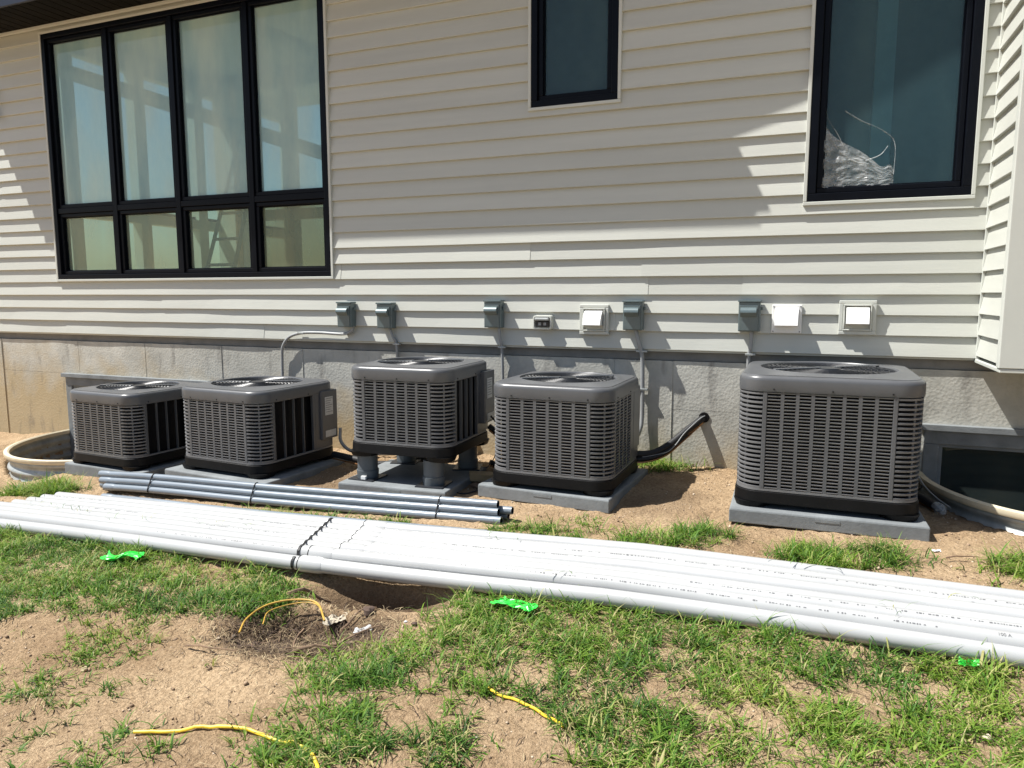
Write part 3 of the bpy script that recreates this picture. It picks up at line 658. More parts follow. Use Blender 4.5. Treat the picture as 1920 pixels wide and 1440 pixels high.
    for k in range(3):
        aa = seed + k * 2.094; P = []
        for i in range(5):
            q = Rf * (.22 + .68 * i / 4); wd = .32 + .10 * math.sin(i)
            P += [(q * math.cos(aa - wd), q * math.sin(aa - wd), h - .085), (q * math.cos(aa + wd), q * math.sin(aa + wd), h - .045)]
        obj('fan_blade', MB().add(P, [(2 * i, 2 * i + 1, 2 * i + 3, 2 * i + 2) for i in range(4)]), M['motor'], t)
    # screws on the top cover skirt
    for u in (-.30, .02, .33):
        obj('screw', MB().box(u * w - .004, u * w + .004, -d / 2 - .0095, -d / 2 - .0065, h - TOPH + .010, h - TOPH + .018), M['hole'], t)
    for u in (-.30, .1): obj('screw', MB().box(w / 2 + .0065, w / 2 + .0095, u * d - .004, u * d + .004, h - TOPH + .010, h - TOPH + .018), M['hole'], t)
    return t
def make_pad(label, loc, rz, w, d, hgt=.078):
    P = lambda q: [(-w / 2 + q, -d / 2 + q), (w / 2 - q, -d / 2 + q), (w / 2 - q, d / 2 - q), (-w / 2 + q, d / 2 - q)]
    t = thing('equipment_pad', label, 'equipment pad', loc, math.radians(rz), 'flat grey pads under the air conditioners')
    obj('slab', MB().loops([lev(P(0), 0), lev(P(0), hgt * .86), lev(P(.004), hgt)], True, True, True), M['pad'], t, bevel=.005)
    obj('recess_label', MB().box(-.05, .07, -d / 2 - .0025, -d / 2 + .002, hgt * .60, hgt * .80), M['pad'], t)
    return t
# name, centre x, front y, rot, width, base z, height
UN = [(-5.03, -1.19, -3.0, .755, -.132, .590, 6, 'plain', 'smallest and leftmost grey air conditioner, beside the steel window well'),
      (-3.845, -1.18, -4.0, .815, -.078, .615, 7, 'plain', 'second air conditioner from the left, wide and low with a sticker on its rear box'),
      (-2.43, -1.15, 2.0, .725, .145, .598, 6, 'plain', 'air conditioner raised on grey pipe risers'),
      (-1.412, -1.08, -1.0, .765, .020, .645, 6, 'slat', 'air conditioner between the raised one and the hose hole in the concrete'),
      (.112, -1.030, 0.4, .90, .043, .728, 8, 'slat', 'largest and nearest air conditioner, at the right by the bay')]
ACS = []
for i, (cx, fy, rz, w, bz, h, nc, side, lab) in enumerate(UN):
    a = math.radians(rz); cy = fy + w / 2
    ACS.append(make_ac(lab, (cx, cy, bz), rz, w, h, nc, side, i))
PADS = [(-5.02, -1.20, -2.0, .87, .80, -.225, .092, 'grey pad under the smallest air conditioner'),
        (-3.84, -1.25, -5.0, .99, .90, -.155, .075, 'grey pad under the wide low air conditioner second from the left'),
        (-2.45, -1.215, 3.0, .77, .72, -.105, .082, 'grey pad carrying pipe risers below the raised air conditioner'),
        (-1.425, -1.10, -3.5, .86, .85, -.062, .081, 'grey pad with black notched base above it, left of the hose'),
        (.115, -1.085, 1.5, .97, .93, -.037, .079, 'largest grey pad, under the nearest air conditioner')]
for cx, fy, rz, w, d, bz, hg, lab in PADS: make_pad(lab, (cx, fy + d / 2, bz), rz, w, d, hg)
# risers under unit 3
for k, (dx, dy, lab) in enumerate(((-.25, -.27, 'front left grey pipe riser under the raised air conditioner'), (.25, -.27, 'front right grey pipe riser under the raised air conditioner'), (-.25, .24, 'rear left grey pipe riser under the raised air conditioner'), (.25, .24, 'rear right grey pipe riser under the raised air conditioner'))):
    cx, cy = -2.45 + dx, -1.15 + .365 + dy; zb = -.105 + .082
    t = thing('riser_leg', lab, 'riser', (cx, cy, zb), .1 * k, 'grey pipe risers under the raised air conditioner')
    obj('foot_plate', MB().box(-.095, .095, -.095, .095, 0, .008), M['motor'], t, bevel=.002)
    obj('flange', MB().cyl((0, 0), .070, .008, .060, 24, .074), M['riser'], t, smooth=True)
    obj('stem', MB().cyl((0, 0), .067, .060, .1675, 24), M['riser'], t, smooth=True)
    obj('sticker', MB().box(.0, .035, -.0865, -.066, .009, .03), M['white'], t) if k == 0 else None

# ------------------------------------------------------------------ boxes and vents on the wall
def disconnect(x, z, lab):
    t = thing('disconnect_box', lab, 'electrical box', (x, -.020, z - .09), 0, 'grey green disconnect boxes on the siding')
    w, h = .068, .20
    obj('back_box', MB().box(-w, w, -.070, .0, 0, h - .008), M['boxg'], t, bevel=.003)
    obj('top_lip', MB().box(-w - .004, w + .004, -.080, .0, h - .007, h + .006), M['boxg'], t, bevel=.002)
    obj('cover', MB().add([(-w + .006, -.0705, .006), (w - .012, -.0705, .006), (w - .012, -.0705, h - .03), (-w + .006, -.0705, h - .03), (-w + .006, -.076, .006), (w - .012, -.076, .006), (w - .012, -.082, h - .03), (-w + .006, -.082, h - .03)],
        [(3, 2, 1, 0), (4, 5, 6, 7), (0, 1, 5, 4), (1, 2, 6, 5), (2, 3, 7, 6), (3, 0, 4, 7)]), M['boxg'], t, bevel=.002)
    ls = []
    for k in range(7):
        a = math.radians(90 * k / 6); ls.append([(-w + .014, -.083 - .030 * math.sin(a) , h - .042 - .034 * (1 - math.cos(a))), (w - .022, -.083 - .030 * math.sin(a), h - .042 - .034 * (1 - math.cos(a)))])
    ls.append([(-w + .014, -.083, h - .105), (w - .022, -.083, h - .105)])
    mb = MB().loops(ls, False); q = len(ls)
    mb.f.append(tuple(2 * i for i in range(q))); mb.f.append(tuple(2 * i + 1 for i in reversed(range(q))))
    obj('pull_handle', mb, M['boxg'], t)
    obj('hinge_lug', MB().cyl((0, 0), .010, 0, .02, 10), M['boxg'], t).location = (w + .008, -.03, h - .06)
disconnect(-3.53, 1.022, 'leftmost grey green disconnect box, feeding the bent conduit above the second unit')
disconnect(-3.15, 1.018, 'disconnect box above the raised air conditioner, second from the left')
disconnect(-2.205, 1.040, 'disconnect box between the raised unit and the black outdoor outlet')
disconnect(-1.14, 1.040, 'disconnect box just right of the boxed white vent')
disconnect(-.365, 1.045, 'rightmost disconnect box, above the largest air conditioner')

def vent(x, z, s, block, lab):
    t = thing('exhaust_vent', lab, 'vent', (x, -.018, z), 0, 'white hooded exhaust vents on the siding')
    if block:
        b = s * 1.45
        obj('mounting_block', bars(MB(), -b, b, -b, b, b * .22, -.028, 0), M['trim'], t, bevel=.004)
        obj('block_step', bars(MB(), -b * .77, b * .77, -b * .77, b * .77, b * .09, -.040, -.002), M['trim'], t, bevel=.003)
        obj('face_plate', MB().box(-b * .70, b * .70, -.016, 0, -b * .70, b * .70), M['trim'], t)
    else:
        obj('face_plate', MB().box(-s * 1.15, s * 1.15, -.014, 0, -s * 1.15, s * 1.15), M['white'], t, bevel=.004)
        for sx in (-1, 1):
            for sz in (-1, 1): obj('screw', MB().box(sx * s * 1.02 - .004, sx * s * 1.02 + .004, -.0165, -.0145, sz * s * 1.02 - .004, sz * s * 1.02 + .004), M['cond'], t)
    ls = []; y0 = -.017
    for k in range(9):
        a = math.radians(78 * k / 8); ls.append([(-s * .88, y0 - .088 * math.sin(a), s * .92 - (s * 1.75) * (1 - math.cos(a)) ** .9), (s * .88, y0 - .088 * math.sin(a), s * .92 - (s * 1.75) * (1 - math.cos(a)) ** .9)])
    zb = ls[-1][0][2]; ls.append([(-s * .88, y0, zb - .006), (s * .88, y0, zb - .006)])
    mb = MB().loops(ls, False); q = len(ls); mb.f.append(tuple(2 * i for i in range(q))); mb.f.append(tuple(2 * i + 1 for i in reversed(range(q))))
    obj('hood', mb, M['white'], t, smooth=True)
    return t
vent(-1.43, 1.018, .074, True, 'white hooded vent in a cream mounting block, left of a disconnect box')
vent(-.135, 1.038, .080, False, 'white hooded vent on a plain white plate, middle of the three vents')
vent(.282, 1.052, .074, True, 'rightmost white hooded vent in a cream mounting block')

t = thing('outdoor_outlet', 'small outdoor outlet with a cream surround and dark cover below the siding shadow', 'outlet', (-1.818, -.016, .993))
obj('surround', MB().loops([[(p[0], 0, p[1]) for p in rr(.150, .108, .02, 5)], [(p[0], -.05, p[1]) for p in rr(.144, .102, .02, 5)], [(p[0], -.052, p[1]) for p in rr(.125, .084, .015, 5)], [(p[0], -.02, p[1]) for p in rr(.122, .080, .015, 5)]], True, True, True), M['trim'], t, smooth=True)
obj('cover', MB().box(-.052, .052, -.042, -.0205, -.033, .010), M['motor'], t, bevel=.006)
obj('lid', MB().box(-.056, .056, -.064, -.040, .012, .036), M['galv'], t, bevel=.008)
for sx in (-.02, .02): obj('socket', MB().box(sx - .011, sx + .011, -.0455, -.0422, -.022, .0), M['cond'], t, bevel=.002)

# ------------------------------------------------------------------ conduits and cables
def pipe_thing(name, lab, cat, pts, r, m, n=10, sm=8, clamps=(), group=None, straight=False):
    P = pts if straight else smooth_path(pts, sm); t = thing(name, lab, cat, tuple(pts[0]), 0, group)
    o0 = Vector(pts[0]); obj('tube', MB().tube([Vector(p) - o0 for p in P], r, n), m, t, smooth=True)
    for c in clamps:
        c = Vector(c) - o0; obj('clamp', MB().box(c.x - r * 2.6, c.x + r * 2.6, c.y - r - .003, c.y + r + .004, c.z - .007, c.z + .007), M['galv'], t, bevel=.002)
    return t
pipe_thing('conduit', 'grey conduit bending left from the leftmost disconnect box down to the second unit', 'conduit',
    [(-3.47, -.055, .945), (-3.49, -.05, .900), (-3.58, -.045, .872), (-3.80, -.045, .878), (-4.0, -.045, .872), (-4.13, -.04, .835), (-4.20, -.04, .76), (-4.225, -.03, .65), (-4.23, -.03, .3), (-4.22, -.05, .05)], .0125, M['cond'], clamps=[(-3.56, -.045, .872), (-4.0, -.045, .872)])
pipe_thing('conduit', 'short conduit dropping from the second disconnect box behind the raised unit', 'conduit',
    [(-3.13, -.05, .93), (-3.10, -.045, .86), (-3.075, -.03, .78), (-3.075, -.02, .5), (-3.0, -.1, .3)], .0115, M['cond'], clamps=[(-3.075, -.03, .80)])
pipe_thing('conduit', 'conduit dropping from the third disconnect box between the raised unit and the next one', 'conduit',
    [(-2.17, -.05, .95), (-2.158, -.05, .86), (-2.15, -.035, .78), (-2.15, -.02, .55), (-2.15, -.02, .25), (-2.08, -.08, .08)], .0115, M['cond'], clamps=[(-2.15, -.035, .80)])
pipe_thing('conduit', 'light grey conduit curving down the concrete to the unit left of the hose', 'conduit',
    [(-1.125, -.05, .95), (-1.10, -.05, .86), (-1.078, -.035, .76), (-1.072, -.03, .55), (-1.070, -.03, .36), (-1.078, -.04, .25), (-1.115, -.06, .165), (-1.18, -.09, .125), (-1.30, -.12, .12)], .0150, M['cond'], clamps=[(-1.080, -.035, .80), (-1.072, -.03, .53)])
pipe_thing('conduit', 'conduit dropping from the rightmost disconnect box behind the largest unit', 'conduit',
    [(-.350, -.05, .95), (-.352, -.05, .86), (-.362, -.035, .76), (-.362, -.02, .5), (-.33, -.06, .3), (-.2, -.12, .2)], .0125, M['cond'], clamps=[(-.352, -.04, .80)])
pipe_thing('cable_whip', 'grey flexible conduit looping from the second unit behind the raised one', 'cable',
    [(-3.365, -.42, .16), (-3.36, -.42, .05), (-3.28, -.38, -.03), (-3.1, -.3, -.05), (-2.9, -.25, -.04)], .013, M['cond'])
def lineset(lab, pts, r=.022):
    t = pipe_thing('insulated_line', lab, 'pipe', pts, r, M['black'], 10)
    o0 = Vector(pts[0]); P = smooth_path(pts, 8)
    obj('liquid_line', MB().tube([p - o0 + Vector((.004, -r * .6, -r * 1.25)) for p in P], .006, 6), M['copper'], t, smooth=True); return t
t = lineset('black insulated refrigerant line running into the hole in the concrete', [(-.645, .04, .352), (-.665, -.03, .335), (-.74, -.11, .275), (-.84, -.20, .185), (-.95, -.28, .128), (-1.10, -.36, .13), (-1.25, -.42, .14)], .024)
obj('control_wire', MB().tube([Vector(p) - Vector((-.645, .04, .352)) for p in smooth_path([(-.632, .0, .365), (-.66, -.055, .352), (-.70, -.115, .315), (-.755, -.17, .255), (-.80, -.235, .185), (-.86, -.26, .135), (-1.0, -.33, .108)]  , 6)], .0032, 6), M['cond'], t, smooth=True)
lineset('second slimmer dark line beside the insulated line entering the hole', [(-.648, .04, .335), (-.69, -.05, .295), (-.77, -.15, .215), (-.86, -.24, .135), (-.98, -.32, .095), (-1.12, -.38, .098), (-1.25, -.44, .11)], .015)
tag(obj('wall_sleeve', MB().tube([(-.648, .02, .352), (-.642, -.012, .35)], .036, 20), M['hole'], None), 'dark round pipe sleeve in the concrete where the hose enters', 'sleeve')
lineset('black insulated line lying between the second unit and the raised one', [(-3.34, -.55, -.02), (-3.1, -.6, -.03), (-2.9, -.62, -.045), (-2.7, -.5, -.03), (-2.5, -.3, 0.0), (-2.4, .02, .08)], .024)
lineset('black insulated line from the raised unit towards the unit on its right', [(-2.0, -.62, .30), (-1.93, -.55, .22), (-1.85, -.5, .16), (-1.75, -.48, .15), (-1.6, -.45, .15)], .020)
lineset('loose line set lying on the soil between the raised unit and its neighbour', [(-2.05, -.5, .02), (-1.98, -.45, -.01), (-1.9, -.35, .02), (-1.8, -.2, .03), (-1.7, .02, .06)], .018)
pipe_thing('wire', 'thin dark wire hanging beside the raised unit', 'wire', [(-1.97, -.60, .28), (-1.93, -.62, .2), (-1.95, -.64, .1), (-1.99, -.66, .03), (-2.02, -.68, .02)], .0035, M['black'], 6)
pipe_thing('wire', 'thin dark wire hanging left of the notched base unit', 'wire', [(-1.86, -.52, .14), (-1.87, -.58, .08), (-1.84, -.62, .03), (-1.83, -.7, -.02), (-1.86, -.75, -.04)], .0035, M['black'], 6)
for yy in (.19, .14):
    pipe_thing('copper_pipe', 'pale pipe low on the wall between the raised unit and its neighbour' if yy == .19 else 'dark pipe just under the pale pipe low on the wall', 'pipe', [(-2.2, -.04, yy), (-1.5, -.05, yy + .005)], .014, M['rim'] if yy == .19 else M['black'], 8, straight=True)
t = lineset('black line stub with a plastic wrapped end right of the largest unit', [(.55, -.35, .06), (.62, -.42, .04), (.67, -.5, .03), (.715, -.60, .02)], .024)
obj('wrap', MB().tube([Vector((.155, -.225, -.035)), Vector((.172, -.265, -.042)), Vector((.185, -.295, -.05))], .03, 9, True, [.027, .031, .014]), M['film'], t)
pipe_thing('wire', 'loose grey wire trailing over the stub right of the largest unit', 'wire', [(.6, -.3, .22), (.66, -.38, .1), (.72, -.5, .05), (.77, -.6, .03)], .004, M['cond'], 6)
pipe_thing('wire', 'thin blue wire bundle hanging on the siding at the left edge of the photo', 'wire', [(-7.66, -.03, 3.25), (-7.62, -.05, 3.17), (-7.66, -.05, 3.08), (-7.61, -.05, 3.0), (-7.64, -.05, 2.93), (-7.60, -.05, 2.99)], .010, M['fascia'], 6)

# ------------------------------------------------------------------ white pipes
PR = .0345
def text_mesh(s, size):
    c = bpy.data.curves.new('t', 'FONT'); c.body = s; c.size = size; c.extrude = 0; o = bpy.data.objects.new('t', c); COL.objects.link(o)
    dg = bpy.context.evaluated_depsgraph_get(); me = bpy.data.meshes.new_from_object(o.evaluated_get(dg)); bpy.data.objects.remove(o); me.materials.clear(); me.materials.append(M['inkg']); return me
TXT = text_mesh('100 A', .017)
def white_pipe(lab, x0, x1, yL, yR, lift, bell=0, prt=None, seed=0, group='white plastic pipes lying side by side'):
    """pipe along x following the ground; yL/yR are y at x=-4.5 / x=.75"""
    rr_ = random.Random(seed)
    fy = lambda x: float(YF(x)) + yL - YL0 + .004 * math.sin(x * 1.3 + seed)
    fz = lambda x: float(gbase(x, -2.15)) + PR + .004 + lift + .002 * math.sin(x * 2 + seed)
    n = 14; xs = [x0 + (x1 - x0) * i / n for i in range(n + 1)]
    c0 = Vector((x0, fy(x0), fz(x0))); t = thing('white_pipe', lab, 'pipe', tuple(c0), 0, group)
    P = [Vector((x, fy(x), fz(x))) - c0 for x in xs]
    obj('pipe_body', MB().tube(P, PR, 20, False), M['pvc'], t, smooth=True)
    inner = MB().tube([P[0], P[0] + Vector((.12, 0, 0))], PR - .004, 16, False); obj('bore', inner, M['pvc'], t, smooth=True)
    d0 = P[0] + Vector((.10, 0, 0)); obj('bore_end', MB().tube([d0, d0 + Vector((.01, 0, 0))], PR - .0042, 16, True), M['hole'], t)
    ring = MB()
    q = lambda r, k, p: p + Vector((0, r * math.cos(k * math.pi / 10), r * math.sin(k * math.pi / 10)))
    for p in (P[0], P[-1]): ring.loops([[q(PR, k, p) for k in range(20)], [q(PR - .004, k, p) for k in range(20)]])
    obj('end_face', ring, M['pvc'], t)
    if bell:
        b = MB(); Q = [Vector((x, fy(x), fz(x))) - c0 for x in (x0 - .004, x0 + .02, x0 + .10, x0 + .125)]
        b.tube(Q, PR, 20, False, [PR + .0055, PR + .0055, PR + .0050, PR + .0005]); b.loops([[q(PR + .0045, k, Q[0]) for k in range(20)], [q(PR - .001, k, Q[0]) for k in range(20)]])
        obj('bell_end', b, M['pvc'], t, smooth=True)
        g_ = MB().tube([Q[0] + Vector((-.0045, 0, 0)), Q[0] + Vector((.0, 0, 0))], PR + .0064, 20, True); obj('bell_shade_ring', g_, M['hole'], t)  # black ring paints in the shadow line at the bell lip
    if prt:   # small factory print along the upper front of the pipe
        mb = MB(); x = prt[0]; aa = math.radians(prt[2])
        while x < min(prt[1], x1 - .1):
            L_ = rr_.choice([.004, .006, .007, .010, .005]); hgt = rr_.uniform(.003, .007)
            if rr_.random() < .86:
                b_ = Vector((x, fy(x), fz(x))) - c0
                R_ = PR + .0006; dn = hgt / PR / 2
                pts = [b_ + Vector((dx, -R_ * math.sin(aa + s), R_ * math.cos(aa + s))) for dx, s in ((0, dn), (L_, dn), (L_, -dn), (0, -dn))]
                mb.add(pts, [(0, 1, 2, 3)])
            x += L_ + rr_.choice([.003, .004, .004, .009, .03])
        obj('printing', mb, M['inkg'], t, kind='stuff')
    return t
ORD = ['second', 'third', 'fourth', 'fifth', 'sixth', 'seventh', 'eighth']
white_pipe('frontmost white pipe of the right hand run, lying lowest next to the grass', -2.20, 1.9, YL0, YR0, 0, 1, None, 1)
white_pipe('frontmost white pipe of the left hand run, lying lowest against the grass', -5.2, -2.205, YL0 - .0, YR0 + .0, 0, 0, None, 2)
BEL = [-2.185, -2.055, -2.06, -2.08, -2.105, -2.13, -2.155]; LE = [-5.1, -4.95, -4.78, -4.70, -4.66, -4.62, -4.58]
PRT = {0: (-1.75, .50, 38), 1: (-.4, 1.9, 20), 3: (-1.6, -.9, 10), 4: (-1.0, 1.4, 15)}
PRL = {0: (-3.2, -2.3, 40), 2: (-3.0, -2.5, 20), 3: (-4.3, -3.6, 22), 5: (-4.6, -4.0, 20), 4: (-2.9, -2.2, 12)}
for k in range(7):
    dl = .058 + .0708 * k; dr_ = .058 + .0708 * k
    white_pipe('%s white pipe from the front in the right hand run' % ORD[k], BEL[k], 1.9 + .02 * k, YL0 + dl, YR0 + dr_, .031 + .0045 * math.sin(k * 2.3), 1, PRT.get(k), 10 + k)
    white_pipe('%s white pipe from the front in the left hand run' % ORD[k], LE[k], BEL[k] - .006, YL0 + dl, YR0 + dr_, .030, 0, PRL.get(k), 30 + k)
tx = link('printing', TXT, None)
k0 = [o for o in COL.objects if o.name.startswith('white_pipe') and o.type == 'EMPTY' and 'second' in o['label'] and 'right' in o['label']][0]
tx.parent = k0; px = .655; aa = math.radians(30)
fy = float(YF(px)) + .058; fz = float(gbase(px, -2.15)) + PR + .034
tx.location = (px - k0.location.x, fy - (PR + .0025) * math.sin(aa) - k0.location.y - .008 * math.cos(aa), fz + (PR + .0025) * math.cos(aa) - .008 * math.sin(aa) - k0.location.z); tx.rotation_euler = (aa, 0, 0)
# strap round the joint
def strap_path(x0, x1, ya, yb, zlo, zhi):
    return [(x0, ya, zlo), (x0 - .002, ya - .01, zlo + .03), (x0 - .01, ya + .006, zlo + .062), (x0 * .9 + x1 * .1, ya + .05, zhi), (x1, yb, zhi), (x1, yb + .03, zhi - .02), (x1, yb + .035, zlo), (x0, ya, zlo)]
gzz = float(gbase(-2.28, -2.2))
P = []; zc_ = lambda x: float(gbase(x, -2.15)) + PR + .004
for a_ in range(-100, 61, 16): a = math.radians(a_); x = -2.238; P.append((x, float(YF(x)) - (PR + .0062) * math.cos(a + 0), zc_(x) + (PR + .0055) * math.sin(a)))
for k in range(7):
    x = -2.250 - .023 * k
    for a_ in ((-10, 30, 60, 90, 105) if k == 0 else (74, 86, 98, 107)):
        a = math.radians(a_); P.append((x, float(YF(x)) + .058 + .0708 * k - (PR + .0022) * math.cos(a), zc_(x) + .030 + (PR + .0022) * math.sin(a)))
P += [(-2.40, float(YF(-2.4)) + .53, zc_(-2.4) + .02), (-2.40, float(YF(-2.4)) + .5, zc_(-2.4) - .03)]; off = 0
mb = MB(); P = [Vector((p[0], p[1] + (off if i < 7 else off), p[2])) for i, p in enumerate(P)]
mb.loops([[p + Vector((-.007, 0, 0)), p + Vector((.007, 0, 0)), p + Vector((.007, -.0006, .0014)), p + Vector((-.007, -.0006, .0014))] for p in P], True)
tag(obj('pipe_strap', mb, M['black'], None), 'black strap across the left run of white pipes near the joint', 'strap')

# ------------------------------------------------------------------ grey conduit bundle
GR = .0222
def grey_pipe(lab, xa_, xb_, ya_, yb_, dz, seed, group='grey conduits strapped in a bundle', extra=0):
    n = 14; pts = []
    for i in range(n + 1):
        f = i / n; x = xa_ + (xb_ - xa_) * f; y = ya_ + (yb_ - ya_) * f; pts.append(Vector((x, y, float(gbase(x, y)) + GR + .006 + dz + .02 * math.exp(-((x + 4.2) / .8) ** 2))))
    t = thing('grey_conduit', lab, 'conduit', tuple(pts[0]), 0, group); c0 = pts[0].copy(); P = [p - c0 for p in pts]
    obj('pipe_body', MB().tube(P, GR, 16, False), M['pvcg'], t, smooth=True)
    obj('bore', MB().tube([P[-1] + Vector((-.001, 0, 0)), P[-1] + Vector((-.05, 0, 0))], GR - .003, 12, False), M['hole'], t)
    mb = MB()
    for p in (P[0], P[-1]): mb.loops([[p + Vector((0, GR * math.cos(k * math.pi / 8), GR * math.sin(k * math.pi / 8))) for k in range(16)], [p + Vector((0, (GR - .003) * math.cos(k * math.pi / 8), (GR - .003) * math.sin(k * math.pi / 8))) for k in range(16)]])
    obj('end_face', mb, M['pvcg'], t)
    obj('bore_plug', MB().tube([P[-1] + Vector((-.05, 0, 0)), P[-1] + Vector((-.055, 0, 0))], GR - .0031, 12), M['hole'], t)
    obj('bore_plug', MB().tube([P[0] + Vector((.02, 0, 0)), P[0] + Vector((.03, 0, 0))], GR - .0031, 12), M['hole'], t)
    obj('bell_end', MB().tube([P[0], P[0] + (P[1] - P[0]) * .35, P[0] + (P[1] - P[0]) * .45], GR + .003, 16, False, [GR + .003, GR + .003, GR + .0002]), M['pvcg'], t, smooth=True)
rows = [(0, [0, 1, 2]), (.0395, [.5, 1.5]), (.0790, [0.9])]; names = []
for ri, (dz, cs) in enumerate(rows):
    for ci, c in enumerate(cs):
        pos = {0: 'bottom row', 1: 'middle row', 2: 'top row'}[ri]; od = ['front', 'middle', 'rear'][ci] if len(cs) == 3 else ['front', 'rear'][ci] if len(cs) == 2 else 'only'
        e = random.Random(ri * 7 + ci).uniform(-.05, .05); ex = .07 if (ri == 1 and ci == 1) else 0
        grey_pipe('%s grey conduit in the %s of the bundle' % (od, pos), -4.58 + e * 1.2, -1.55 + e * .5 + ex, -1.585 + c * .0455 + .02, -1.535 + c * .0455 + .02, dz, ri * 7 + ci)
grey_pipe('single grey conduit lying along the rear edge of the white pipes', -4.3, -1.52, -1.775, -1.735, 0, 99, group='single grey conduit')
for xs_, lab in ((-4.12, 'black tie round the left end of the grey conduit bundle'), (-1.93, 'black tie round the right end of the grey conduit bundle'), (-3.25, 'black tie round the middle of the grey conduit bundle')):
    y = -1.585 + (xs_ + 4.5) / 2.95 * .05 + .02; z = float(gbase(xs_, y)) + GR + .006 + .02 * math.exp(-((xs_ + 4.2) / .8) ** 2); r = GR + .003
    p = .0455; Q = [(-r, -.2 * r), (-r * .8, r * .6), (.5 * p - r * .9, .0395 + r * .5), (.9 * p - r * .85, .079 + r * .5), (.9 * p - r * .3, .079 + r * .98), (.9 * p + r * .4, .079 + r * .95), (1.5 * p + r * .7, .0395 + r * .75), (2 * p + r * .8, r * .6), (2 * p + r, -.2 * r), (2 * p, -r), (0, -r)]
    P = [Vector((xs_, y + a, z + b)) for a, b in Q] + [Vector((xs_, y + Q[0][0], z + Q[0][1]))]
    tag(obj('bundle_tie', MB().tube(P, .004, 6, False), M['black'], None), lab, 'strap')

# ------------------------------------------------------------------ small litter
def yel(lab, pts, r, m, arch=0):
    P = smooth_path(pts, 6); c = Vector((pts[0][0], pts[0][1], G(*pts[0][:2]))); Q = []
    for i, p in enumerate(P):
        f = i / (len(P) - 1); Q.append(Vector((p.x, p.y, float(gbase(p.x, p.y)) * (1 if arch else 0) + (0 if arch else G(p.x, p.y)) + r + .004 + arch * math.sin(math.pi * f))) - c)
    t = thing('yellow_tubing', lab, 'tubing', tuple(c)); obj('tube', MB().tube(Q, r, 8), m, t, smooth=True)
    return t
yel('bright yellow tubing curving across bare soil at the bottom left', [(x, y, 0) for x, y in [(-1.89, -3.61), (-1.73, -3.55), (-1.6, -3.51), (-1.53, -3.5), (-1.42, -3.51), (-1.33, -3.51), (-1.24, -3.56), (-1.17, -3.63)]], .0055, M['yellow'])
yel('short yellow tubing end in the grass near the bottom centre', [(x, y, 0) for x, y in [(-.94, -3.04), (-.84, -3.07), (-.75, -3.1), (-.69, -3.13), (-.63, -3.17)]], .0050, M['yellow'])
yel('dull yellow tubing arching over the debris hollow', [(x, y, 0) for x, y in [(-2.04, -2.99), (-2.09, -2.89), (-2.09, -2.77), (-2.01, -2.69), (-1.90, -2.68), (-1.77, -2.80)]], .0042, M['yellowo'], .012)
yel('second yellow strand beside the arching tubing', [(x, y, 0) for x, y in [(-2.0, -2.90), (-2.05, -2.80), (-1.98, -2.705), (-1.89, -2.69), (-1.79, -2.78)]], .0026, M['yellowo'], .008)

def scrap(name, lab, cat, cx, cy, w, d, hgt, m, seed, rz=0, lift=.01, n=10):
    mb = MB()
    for j in range(n + 1):
        for i in range(n + 1):
            u, v = i / n - .5, j / n - .5
            edge = 1 + .12 * noise.noise(Vector((math.atan2(v, u) * 2, seed, 0)))
            z = lift + hgt * (noise.noise(Vector((u * 3, v * 2, seed))) + .6) + hgt * .5 * noise.noise(Vector((u * 9, v * 9, seed)))
            mb.v.append((u * w * edge, v * d * edge + w * .18 * math.sin(u * 5), max(.004, z)))
    for j in range(n):
        for i in range(n): a = j * (n + 1) + i; mb.f.append((a, a + 1, a + n + 2, a + n + 1))
    o = obj(name, mb, m, None); o.location = (cx, cy, G(cx, cy)); o.rotation_euler = (0, 0, rz)
    s = o.modifiers.new('solid', 'SOLIDIFY'); s.thickness = .0015
    return tag(o, lab, cat)
scrap('green_film_scrap', 'crumpled neon green film in the grass below the left pipes', 'plastic scrap', -3.20, -2.55, .19, .07, .022, M['green'], 3, .1, .03)
scrap('green_film_scrap', 'neon green film strip beside the front pipe at the centre', 'plastic scrap', -1.06, -2.50, .17, .075, .02, M['green'], 8, -.5, .035)
scrap('green_film_scrap', 'small dark green film scrap under the front pipe at the right', 'plastic scrap', .555, -2.385, .06, .05, .015, M['greend'], 12, -.2, .02)
scrap('carton_scrap', 'crushed tan carton at the edge of the debris hollow', 'litter', -1.80, -2.69, .09, .07, .02, M['carton'], 21, .5, .02)
scrap('carton_scrap', 'flat pale paper scrap right of the debris hollow', 'litter', -1.60, -2.775, .07, .04, .01, M['label'], 25, .3, .008)
scrap('leaf_scrap', 'curled tan leaf beside the paper scrap', 'litter', -1.69, -2.80, .05, .03, .02, M['straw'], 31, .9, .01)
# large green blade leaning on the pad
o = scrap('paper_scrap', 'tiny white scrap on bare soil right of the largest pad', 'litter', .62, -1.22, .04, .018, .006, M['white'], 41, .1, .004)

